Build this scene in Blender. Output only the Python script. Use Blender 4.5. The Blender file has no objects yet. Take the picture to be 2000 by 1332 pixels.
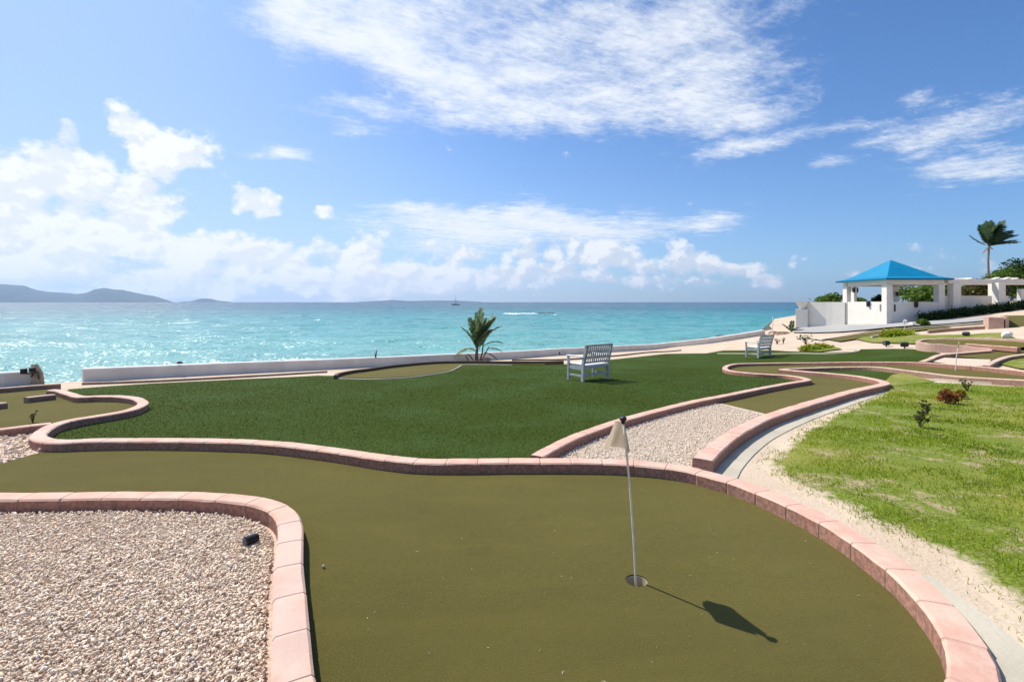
import bpy, bmesh, math, random
import numpy as np
from mathutils import Vector, noise as mnoise
from mathutils.geometry import delaunay_2d_cdt
random.seed(7)
RNG = np.random.default_rng(11)
R = math.radians
SC = bpy.context.scene
COL = SC.collection

# ------------------------------------------------------------------ camera
H = 1.5                      # eye height above the near putting green
F = 940.0                    # focal length in photo pixels (2000 wide)
HZ = 590.0                   # horizon row
cam_d = bpy.data.cameras.new('camera'); cam = bpy.data.objects.new('camera', cam_d); COL.objects.link(cam)
cam.location = (0, 0, H); cam.rotation_euler = (R(90), 0, 0)
cam_d.sensor_width = 36; cam_d.lens = 36 * F / 2000
cam_d.shift_y = -(666 - HZ) / 2000
cam_d.clip_start = 0.05; cam_d.clip_end = 60000
SC.camera = cam

# ------------------------------------------------------------------ light
SUN_AZ, SUN_EL = -50.5, 50.4          # degrees from +Y (minus = left), above horizon
sd = Vector((math.sin(R(SUN_AZ)) * math.cos(R(SUN_EL)), math.cos(R(SUN_AZ)) * math.cos(R(SUN_EL)), math.sin(R(SUN_EL))))
sun_d = bpy.data.lights.new('sun', 'SUN'); sun_d.energy = 5.0; sun_d.angle = R(0.53); sun_d.color = (1.0, .94, .85)
sun = bpy.data.objects.new('sun', sun_d); COL.objects.link(sun)
sun.rotation_euler = sd.to_track_quat('Z', 'Y').to_euler(); sun.location = sd * 50
SC.view_settings.view_transform = 'Standard'; SC.view_settings.look = 'None'
SC.view_settings.exposure = 0.30; SC.view_settings.gamma = 1
SC.render.engine = 'CYCLES'
SC.cycles.use_denoising = True
SC.cycles.denoising_prefilter = 'ACCURATE'
SC.cycles.max_bounces = 6; SC.cycles.diffuse_bounces = 3; SC.cycles.glossy_bounces = 2
SC.cycles.transmission_bounces = 2; SC.cycles.volume_bounces = 0
SC.cycles.sample_clamp_indirect = 6
SC.cycles.caustics_reflective = False; SC.cycles.caustics_refractive = False


# ------------------------------------------------------------------ node helper
class NT:
    def __init__(s, tree): s.t = tree; s.n = tree.nodes; s.l = tree.links
    def put(s, sock, v):
        if isinstance(v, bpy.types.NodeSocket): s.l.new(v, sock)
        elif isinstance(v, (tuple, list)):
            v = tuple(v)
            if hasattr(sock, 'default_value') and len(sock.default_value) == 4 and len(v) == 3: v = v + (1,)
            sock.default_value = v
        else:
            try: sock.default_value = v
            except Exception: sock.default_value = (v, v, v, 1) if sock.type == 'RGBA' else (v, v, v)
    def m(s, op, a, b=None, c=None, clamp=False):
        n = s.n.new('ShaderNodeMath'); n.operation = op; n.use_clamp = clamp
        for i, v in enumerate((a, b, c)):
            if v is not None: s.put(n.inputs[i], v)
        return n.outputs[0]
    def v(s, op, a, b=None, out=0):
        n = s.n.new('ShaderNodeVectorMath'); n.operation = op
        s.put(n.inputs[0], a)
        if b is not None: s.put(n.inputs[3] if op == 'SCALE' else n.inputs[1], b)
        return n.outputs['Value'] if op in ('DOT_PRODUCT', 'LENGTH') else n.outputs[0]
    def xyz(s, x, y, z):
        n = s.n.new('ShaderNodeCombineXYZ')
        for i, q in enumerate((x, y, z)): s.put(n.inputs[i], q)
        return n.outputs[0]
    def sep(s, v):
        n = s.n.new('ShaderNodeSeparateXYZ'); s.l.new(v, n.inputs[0]); return n.outputs
    def noise(s, vec, scale, detail=4, rough=.55, dist=0, col=False):
        n = s.n.new('ShaderNodeTexNoise'); s.put(n.inputs['Vector'], vec)
        n.inputs['Scale'].default_value = scale; n.inputs['Detail'].default_value = detail
        n.inputs['Roughness'].default_value = rough; n.inputs['Distortion'].default_value = dist
        return n.outputs[1 if col else 0]
    def vor(s, vec, scale, feat='F1', out='Distance', rand=1):
        n = s.n.new('ShaderNodeTexVoronoi'); n.feature = feat; s.put(n.inputs['Vector'], vec)
        n.inputs['Scale'].default_value = scale; n.inputs['Randomness'].default_value = rand
        return n.outputs[out]
    def mix(s, f, a, b, mode='MIX'):
        n = s.n.new('ShaderNodeMix'); n.data_type = 'RGBA'; n.blend_type = mode
        s.put(n.inputs[0], f); s.put(n.inputs[6], a); s.put(n.inputs[7], b); return n.outputs[2]
    def ss(s, x, lo, hi, a=0, b=1):
        n = s.n.new('ShaderNodeMapRange'); n.interpolation_type = 'SMOOTHSTEP'
        s.put(n.inputs[0], x)
        for i, q in enumerate((lo, hi, a, b)): s.put(n.inputs[i + 1], q)
        return n.outputs[0]
    def ramp(s, x, stops):
        n = s.n.new('ShaderNodeValToRGB'); s.put(n.inputs[0], x); e = n.color_ramp.elements
        while len(e) < len(stops): e.new(.5)
        for q, (p, c) in zip(e, stops): q.position = p; q.color = tuple(c) + (1,)
        return n.outputs[0]
    def bump(s, h, dist, strength=1, nrm=None):
        n = s.n.new('ShaderNodeBump'); n.inputs['Distance'].default_value = dist; n.inputs['Strength'].default_value = strength
        s.put(n.inputs['Height'], h)
        if nrm is not None: s.l.new(nrm, n.inputs['Normal'])
        return n.outputs[0]


def new_mat(name):
    m = bpy.data.materials.new(name); m.use_nodes = True
    t = NT(m.node_tree); t.n.clear()
    out = t.n.new('ShaderNodeOutputMaterial'); b = t.n.new('ShaderNodeBsdfPrincipled')
    t.l.new(b.outputs[0], out.inputs[0]); t.b = b; t.out = out
    g = t.n.new('ShaderNodeNewGeometry'); t.pos = g.outputs['Position']; t.nrm = g.outputs['Normal']
    b.inputs['Roughness'].default_value = .85
    b.inputs['Specular IOR Level'].default_value = .3
    return m, t


def simple(name, col, var=.12, scale=6, rough=.8, bump=.002, bscale=60, spec=.3, metal=0, col2=None):
    m, t = new_mat(name)
    n = t.noise(t.pos, scale, 5, .6)
    c2 = col2 if col2 else tuple(min(1, q * (1 - 2.2 * var)) for q in col)
    c = t.mix(t.ss(n, .3, .7), c2, col)
    t.put(t.b.inputs['Base Color'], c); t.b.inputs['Roughness'].default_value = rough
    t.b.inputs['Specular IOR Level'].default_value = spec; t.b.inputs['Metallic'].default_value = metal
    if bump: t.l.new(t.bump(t.noise(t.pos, bscale, 4, .6), bump), t.b.inputs['Normal'])
    return m


# ------------------------------------------------------------------ world: Nishita sky + procedural clouds by direction
world = bpy.data.worlds.new('World'); SC.world = world; world.use_nodes = True
world.cycles.sampling_method = 'MANUAL'; world.cycles.sample_map_resolution = 1024
t = NT(world.node_tree); t.n.clear()
wout = t.n.new('ShaderNodeOutputWorld'); bg = t.n.new('ShaderNodeBackground'); t.l.new(bg.outputs[0], wout.inputs[0])
sky = t.n.new('ShaderNodeTexSky'); sky.sky_type = 'NISHITA'; sky.sun_disc = False
sky.sun_elevation = R(SUN_EL); sky.sun_rotation = R(SUN_AZ)
sky.air_density = 1.0; sky.dust_density = 0.6; sky.ozone_density = 2.2; sky.altitude = 0
bg.inputs['Strength'].default_value = 0.085
tc = t.n.new('ShaderNodeTexCoord'); D = t.v('NORMALIZE', tc.outputs['Generated'])
dx, dy, dz = t.sep(D)
AZ = t.m('ARCTAN2', dx, dy); EL = t.m('ARCSINE', dz)          # radians

def azel(u, v):
    a = math.atan2(u - 1000, F); return a, math.atan2((HZ - v) * math.cos(a), F)

def blobs(lst, A=None, E=None, soft=False):
    tot = None
    A = AZ if A is None else A; E = EL if E is None else E
    for (u, v, ru, rv, amp) in lst:
        a, e = azel(u, v); s = math.cos(a)
        ra = ru / F * s * s; re = rv / F * s
        p = t.m('MULTIPLY', t.m('SUBTRACT', A, a), 1 / ra); q = t.m('MULTIPLY', t.m('SUBTRACT', E, e), 1 / re)
        d = t.m('ADD', t.m('MULTIPLY', p, p), t.m('MULTIPLY', q, q))
        g = t.m('MULTIPLY', t.m('EXPONENT', t.m('MULTIPLY', d, -1.0)), amp)
        if soft: g = t.m('SUBTRACT', 1, t.m('MINIMUM', g, .97)); tot = g if tot is None else t.m('MULTIPLY', tot, g)
        else: tot = g if tot is None else t.m('MAXIMUM', tot, g)
    return t.m('SUBTRACT', 1, tot) if soft else tot

# warp the placement a little so that no outline is an ellipse
wn = t.noise(D, 5.5, 5, .6, 0, True); wx, wy, wz = t.sep(wn)
AW = t.m('ADD', AZ, t.m('MULTIPLY', t.m('SUBTRACT', wx, .5), .16))
EW = t.m('ADD', EL, t.m('MULTIPLY', t.m('SUBTRACT', wy, .5), .10))
# --- cumulus
CU = [(330, 300, 90, 62, 1), (280, 262, 45, 35, .9), (130, 335, 125, 68, 1), (30, 370, 120, 90, 1), (300, 395, 110, 70, 1), (150, 460, 300, 75, 1.15), (20, 520, 300, 70, 1.1),
      (-200, 400, 180, 130, 1), (400, 480, 120, 45, .85), (510, 402, 44, 34, .95), (638, 414, 28, 20, .8), (680, 495, 85, 42, .85), (550, 520, 160, 45, .8),
      (800, 510, 80, 30, .65), (1020, 505, 38, 28, .7), (1085, 498, 34, 30, .7), (1185, 500, 66, 34, .85),
      (1330, 525, 60, 30, .75), (1390, 512, 70, 34, .8), (1455, 520, 55, 26, .75), (1560, 505, 34, 26, .7), (1690, 527, 42, 14, .7), (1300, 482, 30, 20, .5), (1790, 525, 30, 10, .5),
      (920, 525, 60, 22, .55), (2150, 500, 90, 40, .6), (-500, 480, 200, 90, .9), (1250, 555, 420, 18, .62), (960, 500, 120, 26, .62), (1130, 480, 60, 26, .6), (1250, 520, 60, 26, .6), (400, 555, 480, 34, .95), (700, 550, 320, 32, .95), (760, 530, 240, 34, .85), (500, 520, 170, 50, 1.0), (980, 540, 240, 26, .8), (330, 470, 130, 60, 1.05), (1050, 555, 200, 20, .7)]
cm = blobs(CU, AW, EW)
DV = t.v('MULTIPLY', D, (1, 1, 1.35)); n1 = t.noise(DV, 13, 9, .57); n2 = t.noise(t.v('ADD', DV, (-.010, .0, .014)), 13, 5, .52)
bill = t.vor(D, 34, 'SMOOTH_F1')
cden = t.m('ADD', t.m('MULTIPLY', cm, .95), t.m('MULTIPLY', t.m('SUBTRACT', n1, .5), 2.1))
cden = t.m('SUBTRACT', cden, t.m('MULTIPLY', bill, .16))
cum = t.ss(cden, .26, .52)
core = t.ss(cden, .30, .95)
# behind the camera and overhead: a few free clouds so that reflections and side views have sky to see
back = t.m('MULTIPLY', t.ss(t.m('ABSOLUTE', AZ), 1.1, 1.5), t.ss(t.noise(D, 3.5, 7, .6), .55, .68))
back = t.m('MULTIPLY', back, t.ss(EL, 0, .12))
# --- cirrus (plane coordinates give the true foreshortening)
zz = t.m('MAXIMUM', dz, .04); px_ = t.m('DIVIDE', dx, zz); py_ = t.m('DIVIDE', dy, zz)
ang = math.atan2(1.3, 2.62); ca, sa = math.cos(ang), math.sin(ang)
al = t.m('ADD', t.m('MULTIPLY', px_, ca), t.m('MULTIPLY', py_, sa)); ac = t.m('SUBTRACT', t.m('MULTIPLY', py_, ca), t.m('MULTIPLY', px_, sa))
PV = t.xyz(t.m('MULTIPLY', al, .8), t.m('MULTIPLY', ac, 2.0), 0)
f1 = t.noise(PV, 1.15, 11, .68, .5); f2 = t.noise(PV, 15, 7, .75, .3)
PV2 = t.xyz(al, ac, 3.3); f3 = t.noise(PV2, 5.0, 10, .66)
CI = [(560, 20, 80, 55, .9), (680, 60, 95, 55, .9), (800, 120, 100, 55, .9), (900, 185, 90, 48, .85), (1030, 225, 110, 38, .85), (780, 20, 160, 50, .7), (1000, 120, 150, 60, .7),
      (1180, 180, 160, 52, .7), (1330, 215, 130, 42, .75), (1470, 225, 110, 32, .75), (1250, 90, 200, 70, .52), (1420, 150, 110, 55, .45), (1000, 0, 260, 40, .4), (1350, 20, 140, 55, .42),
      (1450, 288, 120, 18, .75), (1850, 250, 210, 34, .78), (1900, 330, 170, 42, .74), (1700, 235, 140, 20, .55), (540, 305, 80, 15, .8), (640, 215, 100, 22, .55), (760, 225, 70, 34, .45), (700, 262, 80, 14, .5),
      (1620, 320, 60, 10, .4), (1810, 172, 50, 14, .45), (1000, 430, 260, 32, .9), (880, 455, 170, 28, .85), (1150, 455, 160, 26, .85), (1390, 430, 90, 20, .75), (800, 420, 40, 16, .7), (860, 490, 130, 16, .6),
      (1040, 345, 26, 8, .4), (250, -200, 400, 120, .7), (1200, -250, 500, 200, .6), (350, 150, 90, 10, .0)]
ci = t.m('MULTIPLY', blobs(CI, AW, EW, True), 1.05)
cd = t.m('ADD', ci, t.m('ADD', t.m('MULTIPLY', t.m('SUBTRACT', f1, .5), .85), t.m('ADD', t.m('MULTIPLY', t.m('SUBTRACT', f2, .5), .6), t.m('MULTIPLY', t.m('SUBTRACT', f3, .5), 1.25))))
cir = t.m('MULTIPLY', t.ss(cd, .22, 1.12), .98)
# --- haze veil: brighter towards the sun side and the horizon
veil = t.m('MULTIPLY', t.m('EXPONENT', t.m('MULTIPLY', t.m('MAXIMUM', EL, 0), -6.0)), t.ss(AZ, .9, -.5, .12, .85))
s_col = t.mix(1, sky.outputs[0], (.66, 1.02, 1.42), 'MULTIPLY')
s_col = t.mix(veil, s_col, (7.2, 8.0, 9.2))
leftglow = t.m('MULTIPLY', t.ss(AZ, .1, -.85), .50)
s_col = t.mix(leftglow, s_col, (5.6, 7.1, 10.2))
c_col = t.mix(t.ss(t.m('SUBTRACT', n1, n2), -.05, .05), (6.9, 7.6, 8.6), (9.6, 9.8, 10.0))
c_col = t.mix(t.ss(AZ, .2, -.4), c_col, t.mix(.45, c_col, (10.2, 10.3, 10.4)))
s1 = t.mix(cir, s_col, (9.0, 9.4, 9.9))
s2 = t.mix(t.m('MULTIPLY', cum, t.ss(core, 0, .6, .75, .97)), s1, c_col)
s3 = t.mix(back, s2, (8, 8.3, 8.7))
t.put(bg.inputs['Color'], s3)


# ------------------------------------------------------------------ terrain and photo-to-ground mapping
def ramp1(x, w=.8):
    return 0.0 if x <= -w else (x if x >= w else (x + w) ** 2 / (4 * w))

def T(x, y):
    a = ramp1(y - 3); a = min(a, 60)
    b = ramp1(x - 9.5); b = min(b, 30)
    return -.055 * a + .12 * b

def P(u, v, off=0.0, far=70):
    kx = (u - 1000) / F; kz = (v - HZ) / F
    f = lambda Y: (H - kz * Y) - (T(kx * Y, Y) + off)
    y0 = .8; s = .25
    while y0 < far:
        if f(y0 + s) <= 0:
            a, b = y0, y0 + s
            for _ in range(26):
                c = (a + b) / 2
                if f(c) > 0: a = c
                else: b = c
            return (kx * a, a)
        y0 += s
    return (kx * far, far)

def W(lst, off=0.0): return [P(u, v, off) for u, v in lst]

def spline(pts, step=.08, closed=False):
    """centripetal-ish Catmull-Rom through plan points, resampled evenly"""
    P_ = [Vector(p[:2]) for p in pts]; n = len(P_); out = []
    rng = range(n if closed else n - 1)
    for i in rng:
        if closed: p0, p1, p2, p3 = P_[i - 1], P_[i], P_[(i + 1) % n], P_[(i + 2) % n]
        else:
            p1, p2 = P_[i], P_[i + 1]
            p0 = P_[i - 1] if i else p1 * 2 - p2; p3 = P_[i + 2] if i + 2 < n else p2 * 2 - p1
        L = (p2 - p1).length
        # limit tangents so unequal spacing cannot overshoot
        d1 = (p2 - p0); d2 = (p3 - p1)
        m1 = d1.normalized() * min(d1.length / 2, L) if d1.length > 1e-6 else d1
        m2 = d2.normalized() * min(d2.length / 2, L) if d2.length > 1e-6 else d2
        k = max(2, int(L / step * 1.5))
        for j in range(k):
            q = j / k; q2 = q * q; q3 = q2 * q
            out.append(p1 * (2 * q3 - 3 * q2 + 1) + m1 * (q3 - 2 * q2 + q) + p2 * (-2 * q3 + 3 * q2) + m2 * (q3 - q2))
    if not closed: out.append(P_[-1].copy())
    # even resample
    res = [out[0]]; acc = 0
    for a, b in zip(out, out[1:]):
        d = (b - a).length
        while acc + d >= step and d > 1e-9:
            a = a + (b - a) * ((step - acc) / d); res.append(a.copy()); d = (b - a).length; acc = 0
        acc += d
    if not closed and (res[-1] - out[-1]).length > step * .3: res.append(out[-1])
    return [(p.x, p.y) for p in res]


# ------------------------------------------------------------------ object helpers
def tag(o, label=None, cat=None, group=None, kind=None):
    if label: o['label'] = label
    if cat: o['category'] = cat
    if group: o['group'] = group
    if kind: o['kind'] = kind
    return o

def empty(name, loc, label, cat, group=None, rz=0):
    o = bpy.data.objects.new(name, None); COL.objects.link(o); o.location = loc; o.rotation_euler = (0, 0, rz)
    o.empty_display_size = .2
    return tag(o, label, cat, group)

def mesh_obj(name, verts, faces, mat, parent=None, smooth=False):
    me = bpy.data.meshes.new(name); me.from_pydata([tuple(v) for v in verts], [], [tuple(f) for f in faces]); me.update()
    if mat: me.materials.append(mat)
    if smooth: me.polygons.foreach_set('use_smooth', [True] * len(me.polygons))
    o = bpy.data.objects.new(name, me); COL.objects.link(o)
    if parent: o.parent = parent
    return o

def np_mesh(name, V, Fa, k, mat, parent=None, smooth=False, attr=None):
    """V (n,3) array, Fa (m,k) int array"""
    me = bpy.data.meshes.new(name); V = np.asarray(V, dtype=np.float32); Fa = np.asarray(Fa, dtype=np.int32)
    me.vertices.add(len(V)); me.vertices.foreach_set('co', V.ravel())
    me.loops.add(Fa.size); me.loops.foreach_set('vertex_index', Fa.ravel())
    me.polygons.add(len(Fa)); me.polygons.foreach_set('loop_start', np.arange(0, Fa.size, k, dtype=np.int32))
    if smooth: me.polygons.foreach_set('use_smooth', np.ones(len(Fa), dtype=bool))
    me.update(calc_edges=True)
    if attr is not None:
        a = me.attributes.new('rnd', 'FLOAT', 'POINT'); a.data.foreach_set('value', np.asarray(attr, dtype=np.float32))
    me.materials.append(mat)
    o = bpy.data.objects.new(name, me); COL.objects.link(o)
    if parent: o.parent = parent
    return o

class MB:
    """collects shapes into one mesh"""
    def __init__(s): s.V = []; s.F = []
    def add(s, V, Fa):
        n = len(s.V); s.V += [tuple(v) for v in V]; s.F += [tuple(i + n for i in f) for f in Fa]; return s
    def box(s, c, d, rot=0, bev=.0, M=None):
        x, y, z = d[0] / 2, d[1] / 2, d[2] / 2; b = min(bev, x * .9, y * .9, z * .9)
        if b <= 0:
            V = [(i * x, j * y, k * z) for k in (-1, 1) for j in (-1, 1) for i in (-1, 1)]
            Fa = [(0, 2, 3, 1), (4, 5, 7, 6), (0, 1, 5, 4), (2, 6, 7, 3), (0, 4, 6, 2), (1, 3, 7, 5)]
        else:
            bm = bmesh.new(); bmesh.ops.create_cube(bm, size=1)
            for v in bm.verts: v.co = Vector((v.co.x * 2 * x, v.co.y * 2 * y, v.co.z * 2 * z))
            bmesh.ops.bevel(bm, geom=bm.edges[:], offset=b, segments=2, affect='EDGES', profile=.6)
            bm.verts.index_update(); V = [tuple(v.co) for v in bm.verts]; Fa = [tuple(v.index for v in f.verts) for f in bm.faces]; bm.free()
        ca, sa = math.cos(rot), math.sin(rot); o = []
        for v in V:
            v = Vector(v)
            if M is not None: v = M @ v
            o.append((c[0] + v.x * ca - v.y * sa, c[1] + v.x * sa + v.y * ca, c[2] + v.z))
        return s.add(o, Fa)
    def bar(s, a, b, w, h, up=(0, 0, 1)):
        a = Vector(a); b = Vector(b); d = (b - a).normalized(); up = Vector(up)
        if abs(d.dot(up)) > .98: up = Vector((0, 1, 0))
        r = d.cross(up).normalized(); q = r.cross(d).normalized(); V = []
        for p in (a, b):
            for i, j in ((-1, -1), (1, -1), (1, 1), (-1, 1)): V.append(p + r * i * w / 2 + q * j * h / 2)
        return s.add(V, [(0, 1, 2, 3), (7, 6, 5, 4), (0, 4, 5, 1), (1, 5, 6, 2), (2, 6, 7, 3), (3, 7, 4, 0)])
    def tube(s, pts, rad, n=8, cap=True):
        pts = [Vector(p) for p in pts]; rad = rad if isinstance(rad, (list, tuple)) else [rad] * len(pts)
        rings = []; V = []; Fa = []; ref = Vector((0, 0, 1))
        for i, p in enumerate(pts):
            d = (pts[min(i + 1, len(pts) - 1)] - pts[max(i - 1, 0)]).normalized()
            if abs(d.dot(ref)) > .95: ref = Vector((1, 0, 0)) if abs(d.x) < .8 else Vector((0, 1, 0))
            a = d.cross(ref).normalized(); b = a.cross(d).normalized()
            for k in range(n):
                t_ = 2 * math.pi * k / n; V.append(p + (a * math.cos(t_) + b * math.sin(t_)) * rad[i])
        for i in range(len(pts) - 1):
            for k in range(n): Fa.append((i * n + k, i * n + (k + 1) % n, (i + 1) * n + (k + 1) % n, (i + 1) * n + k))
        if cap: Fa.append(tuple(range(n - 1, -1, -1))); Fa.append(tuple((len(pts) - 1) * n + k for k in range(n)))
        return s.add(V, Fa)
    def build(s, name, mat, parent=None, smooth=False): return mesh_obj(name, s.V, s.F, mat, parent, smooth)


def inside_mask(poly, X, Y):
    x = np.asarray(X); y = np.asarray(Y); r = np.zeros(x.shape, bool); n = len(poly); j = n - 1
    for i in range(n):
        xi, yi = poly[i]; xj, yj = poly[j]
        if yi != yj:
            c = ((yi > y) != (yj > y)) & (x < (xj - xi) * (y - yi) / (yj - yi) + xi); r ^= c
        j = i
    return r

def fill(name, poly, off, mat, sp=.5, holes=(), label=None, kind='structure', zf=None, parent=None):
    """ground sheet that follows the terrain inside a plan polygon"""
    poly = [p for i, p in enumerate(poly) if i == 0 or (Vector(p) - Vector(poly[i - 1])).length > 1e-3]
    A = np.array(poly); lo = A.min(0); hi = A.max(0)
    gx, gy = np.meshgrid(np.arange(lo[0] + sp / 2, hi[0], sp), np.arange(lo[1] + sp / 2, hi[1], sp)); gx = gx.ravel(); gy = gy.ravel()
    ok = inside_mask(poly, gx, gy)
    for h in holes: ok &= ~inside_mask(h, gx, gy)
    V = [Vector(p) for p in poly]; E = [(i, (i + 1) % len(poly)) for i in range(len(poly))]
    for h in holes:
        n = len(V); V += [Vector(p) for p in h]; E += [(n + i, n + (i + 1) % len(h)) for i in range(len(h))]
    V += [Vector((a, b)) for a, b in zip(gx[ok], gy[ok])]
    vo, eo, fo = delaunay_2d_cdt(V, E, [], 0, 1e-5)[:3]
    cx = np.array([sum(vo[i].x for i in f) / 3 for f in fo]); cy = np.array([sum(vo[i].y for i in f) / 3 for f in fo])
    k = inside_mask(poly, cx, cy)
    for h in holes: k &= ~inside_mask(h, cx, cy)
    Z = zf if zf else (lambda x, y: T(x, y) + off)
    verts = [(v.x, v.y, Z(v.x, v.y)) for v in vo]; faces = [f for f, q in zip(fo, k) if q]
    o = mesh_obj(name, verts, faces, mat, parent)
    for p in o.data.polygons:
        pass
    if kind: o['kind'] = kind
    if label: o['label'] = label
    return o

SEG = {'pink_brick': .29, 'tan_brick': .42}
def kerb(name, path, width, top, bottom, mat, label, cat='kerb', bev=.012, jitter=.004, step=.08, group=None, closed=False, zf=None, smooth_path=True, parent=None):
    """low wall swept along plan points, laid as separate blocks; top = height above terrain"""
    base = spline(path, min(step, .06), closed) if smooth_path else path
    S_ = [0]
    for a_, b_ in zip(base, base[1:]): S_.append(S_[-1] + math.dist(a_, b_))
    tot = S_[-1]; seg = SEG.get(mat.name); bx = np.array([p[0] for p in base]); by = np.array([p[1] for p in base])
    rings_ = []                                     # (s, inset, block id)
    if seg:
        nb = max(1, int(tot / seg))
        for k in range(nb + 1):
            s0 = k * seg; s1 = min(tot, (k + 1) * seg)
            if s1 - s0 < .02: continue
            for q in (0.004, .013, seg * .33, seg * .66, seg - .013, seg - .004):
                if s0 + q < s1 - .001: rings_.append((s0 + q, .0012 if q in (.004, seg - .004) else 0, k))
            if s1 < tot - .03: rings_.append((s1, .0018, None))
    else:
        rings_ = [(q, 0, 0) for q in np.arange(0, tot, step)] + [(tot, 0, 0)]
    Zt = zf if zf else (lambda x, y: T(x, y) + top)
    h = width / 2; b = bev; V = []; Fa = []; UV = []; rr = random.Random(len(base)); J = {}
    for (q, ins, k) in rings_:
        x = float(np.interp(q, S_, bx)); y = float(np.interp(q, S_, by))
        d = Vector((float(np.interp(q + .05, S_, bx) - np.interp(q - .05, S_, bx)), float(np.interp(q + .05, S_, by) - np.interp(q - .05, S_, by)))).normalized(); r = Vector((d.y, -d.x))
        if k not in J: J[k] = (rr.uniform(-1, 1) * jitter * .5, rr.uniform(-1, 1) * jitter * .3, rr.uniform(-1, 1) * jitter * .5)
        js, jz, jw = J[k] if seg and k is not None else (0, 0, 0)
        w = h * (1 + jitter * 3 * mnoise.noise(Vector((x * 7, y * 7, 0)))) + jw * .5 - ins
        z = Zt(x, y) + jitter * 1.0 * mnoise.noise(Vector((x * 3.1, y * 3.1, 9))) + jz - ins * .8; zb = T(x, y) - bottom; bb = b * (1 + .5 * mnoise.noise(Vector((x * 23, y * 23, 2))))
        for (o_, zz_) in ((-w, zb), (-w, z - bb), (-w + bb, z), (-w * .33, z + .0015), (w * .33, z + .0015), (w - bb, z), (w, z - bb), (w, zb)):
            V.append((x + r.x * (o_ + js), y + r.y * (o_ + js), zz_)); UV.append((q, o_))
    m = 8; n = len(rings_)
    for i in range(n - 1):
        for k in range(m - 1): Fa.append((i * m + k, i * m + k + 1, (i + 1) * m + k + 1, (i + 1) * m + k))
    Fa.append(tuple(range(m - 1, -1, -1))); Fa.append(tuple((n - 1) * m + k for k in range(m)))
    o = mesh_obj(name, V, Fa, mat, parent)
    uv = o.data.uv_layers.new(name='UVMap')
    for lp in o.data.loops: uv.data[lp.index].uv = UV[lp.vertex_index]
    if label: tag(o, label, cat, group)
    return o


# ------------------------------------------------------------------ materials
def mat_kerb(name, base, dark, seg=.29, mortar=(.38, .26, .21)):
    m, t = new_mat(name)
    uvn = t.n.new('ShaderNodeUVMap'); ux, uy, _ = t.sep(uvn.outputs[0])
    wob = t.m('MULTIPLY', t.m('SUBTRACT', t.noise(t.pos, 3, 2), .5), .05)
    q = t.m('DIVIDE', ux, seg); fl = t.m('FLOOR', q); fr = t.m('SUBTRACT', q, fl)
    wn_ = t.n.new('ShaderNodeTexWhiteNoise'); wn_.noise_dimensions = '1D'; t.l.new(fl, wn_.inputs['W'])
    edge = t.m('MINIMUM', fr, t.m('SUBTRACT', 1, fr)); joint = t.ss(edge, .012, .030, 1, 0)
    n = t.noise(t.pos, 5, 6, .62); n2 = t.noise(t.pos, 34, 5, .65); n3 = t.noise(t.pos, 1.2, 3, .5)
    c = t.mix(t.ss(n, .32, .68), dark, base)
    c = t.mix(t.m('MULTIPLY', wn_.outputs['Value'], .55), c, tuple(q_ * k for q_, k in zip(base, (1.12, .93, .90))))
    pale = t.ss(n3, .52, .66, 0, .55); c = t.mix(pale, c, (.54, .43, .37))
    c = t.mix(t.ss(n2, .62, .78, 0, .55), c, tuple(q_ * .62 for q_ in dark))
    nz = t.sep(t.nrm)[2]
    # shade of the side faces put into the colour: darker and redder than the top
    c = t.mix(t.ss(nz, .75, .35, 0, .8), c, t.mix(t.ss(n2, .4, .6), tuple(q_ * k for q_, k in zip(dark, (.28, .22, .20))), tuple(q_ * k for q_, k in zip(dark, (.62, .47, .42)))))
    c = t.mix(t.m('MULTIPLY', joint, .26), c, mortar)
    t.put(t.b.inputs['Base Color'], c); t.b.inputs['Roughness'].default_value = .82
    hgt = t.m('SUBTRACT', t.m('ADD', t.m('MULTIPLY', n2, .5), t.m('MULTIPLY', n, .6)), t.m('MULTIPLY', joint, .7))
    t.l.new(t.bump(hgt, .006, .9), t.b.inputs['Normal'])
    return m

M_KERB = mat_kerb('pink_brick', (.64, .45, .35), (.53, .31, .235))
M_KERB2 = mat_kerb('tan_brick', (.60, .46, .36), (.46, .33, .25), .42)

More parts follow.
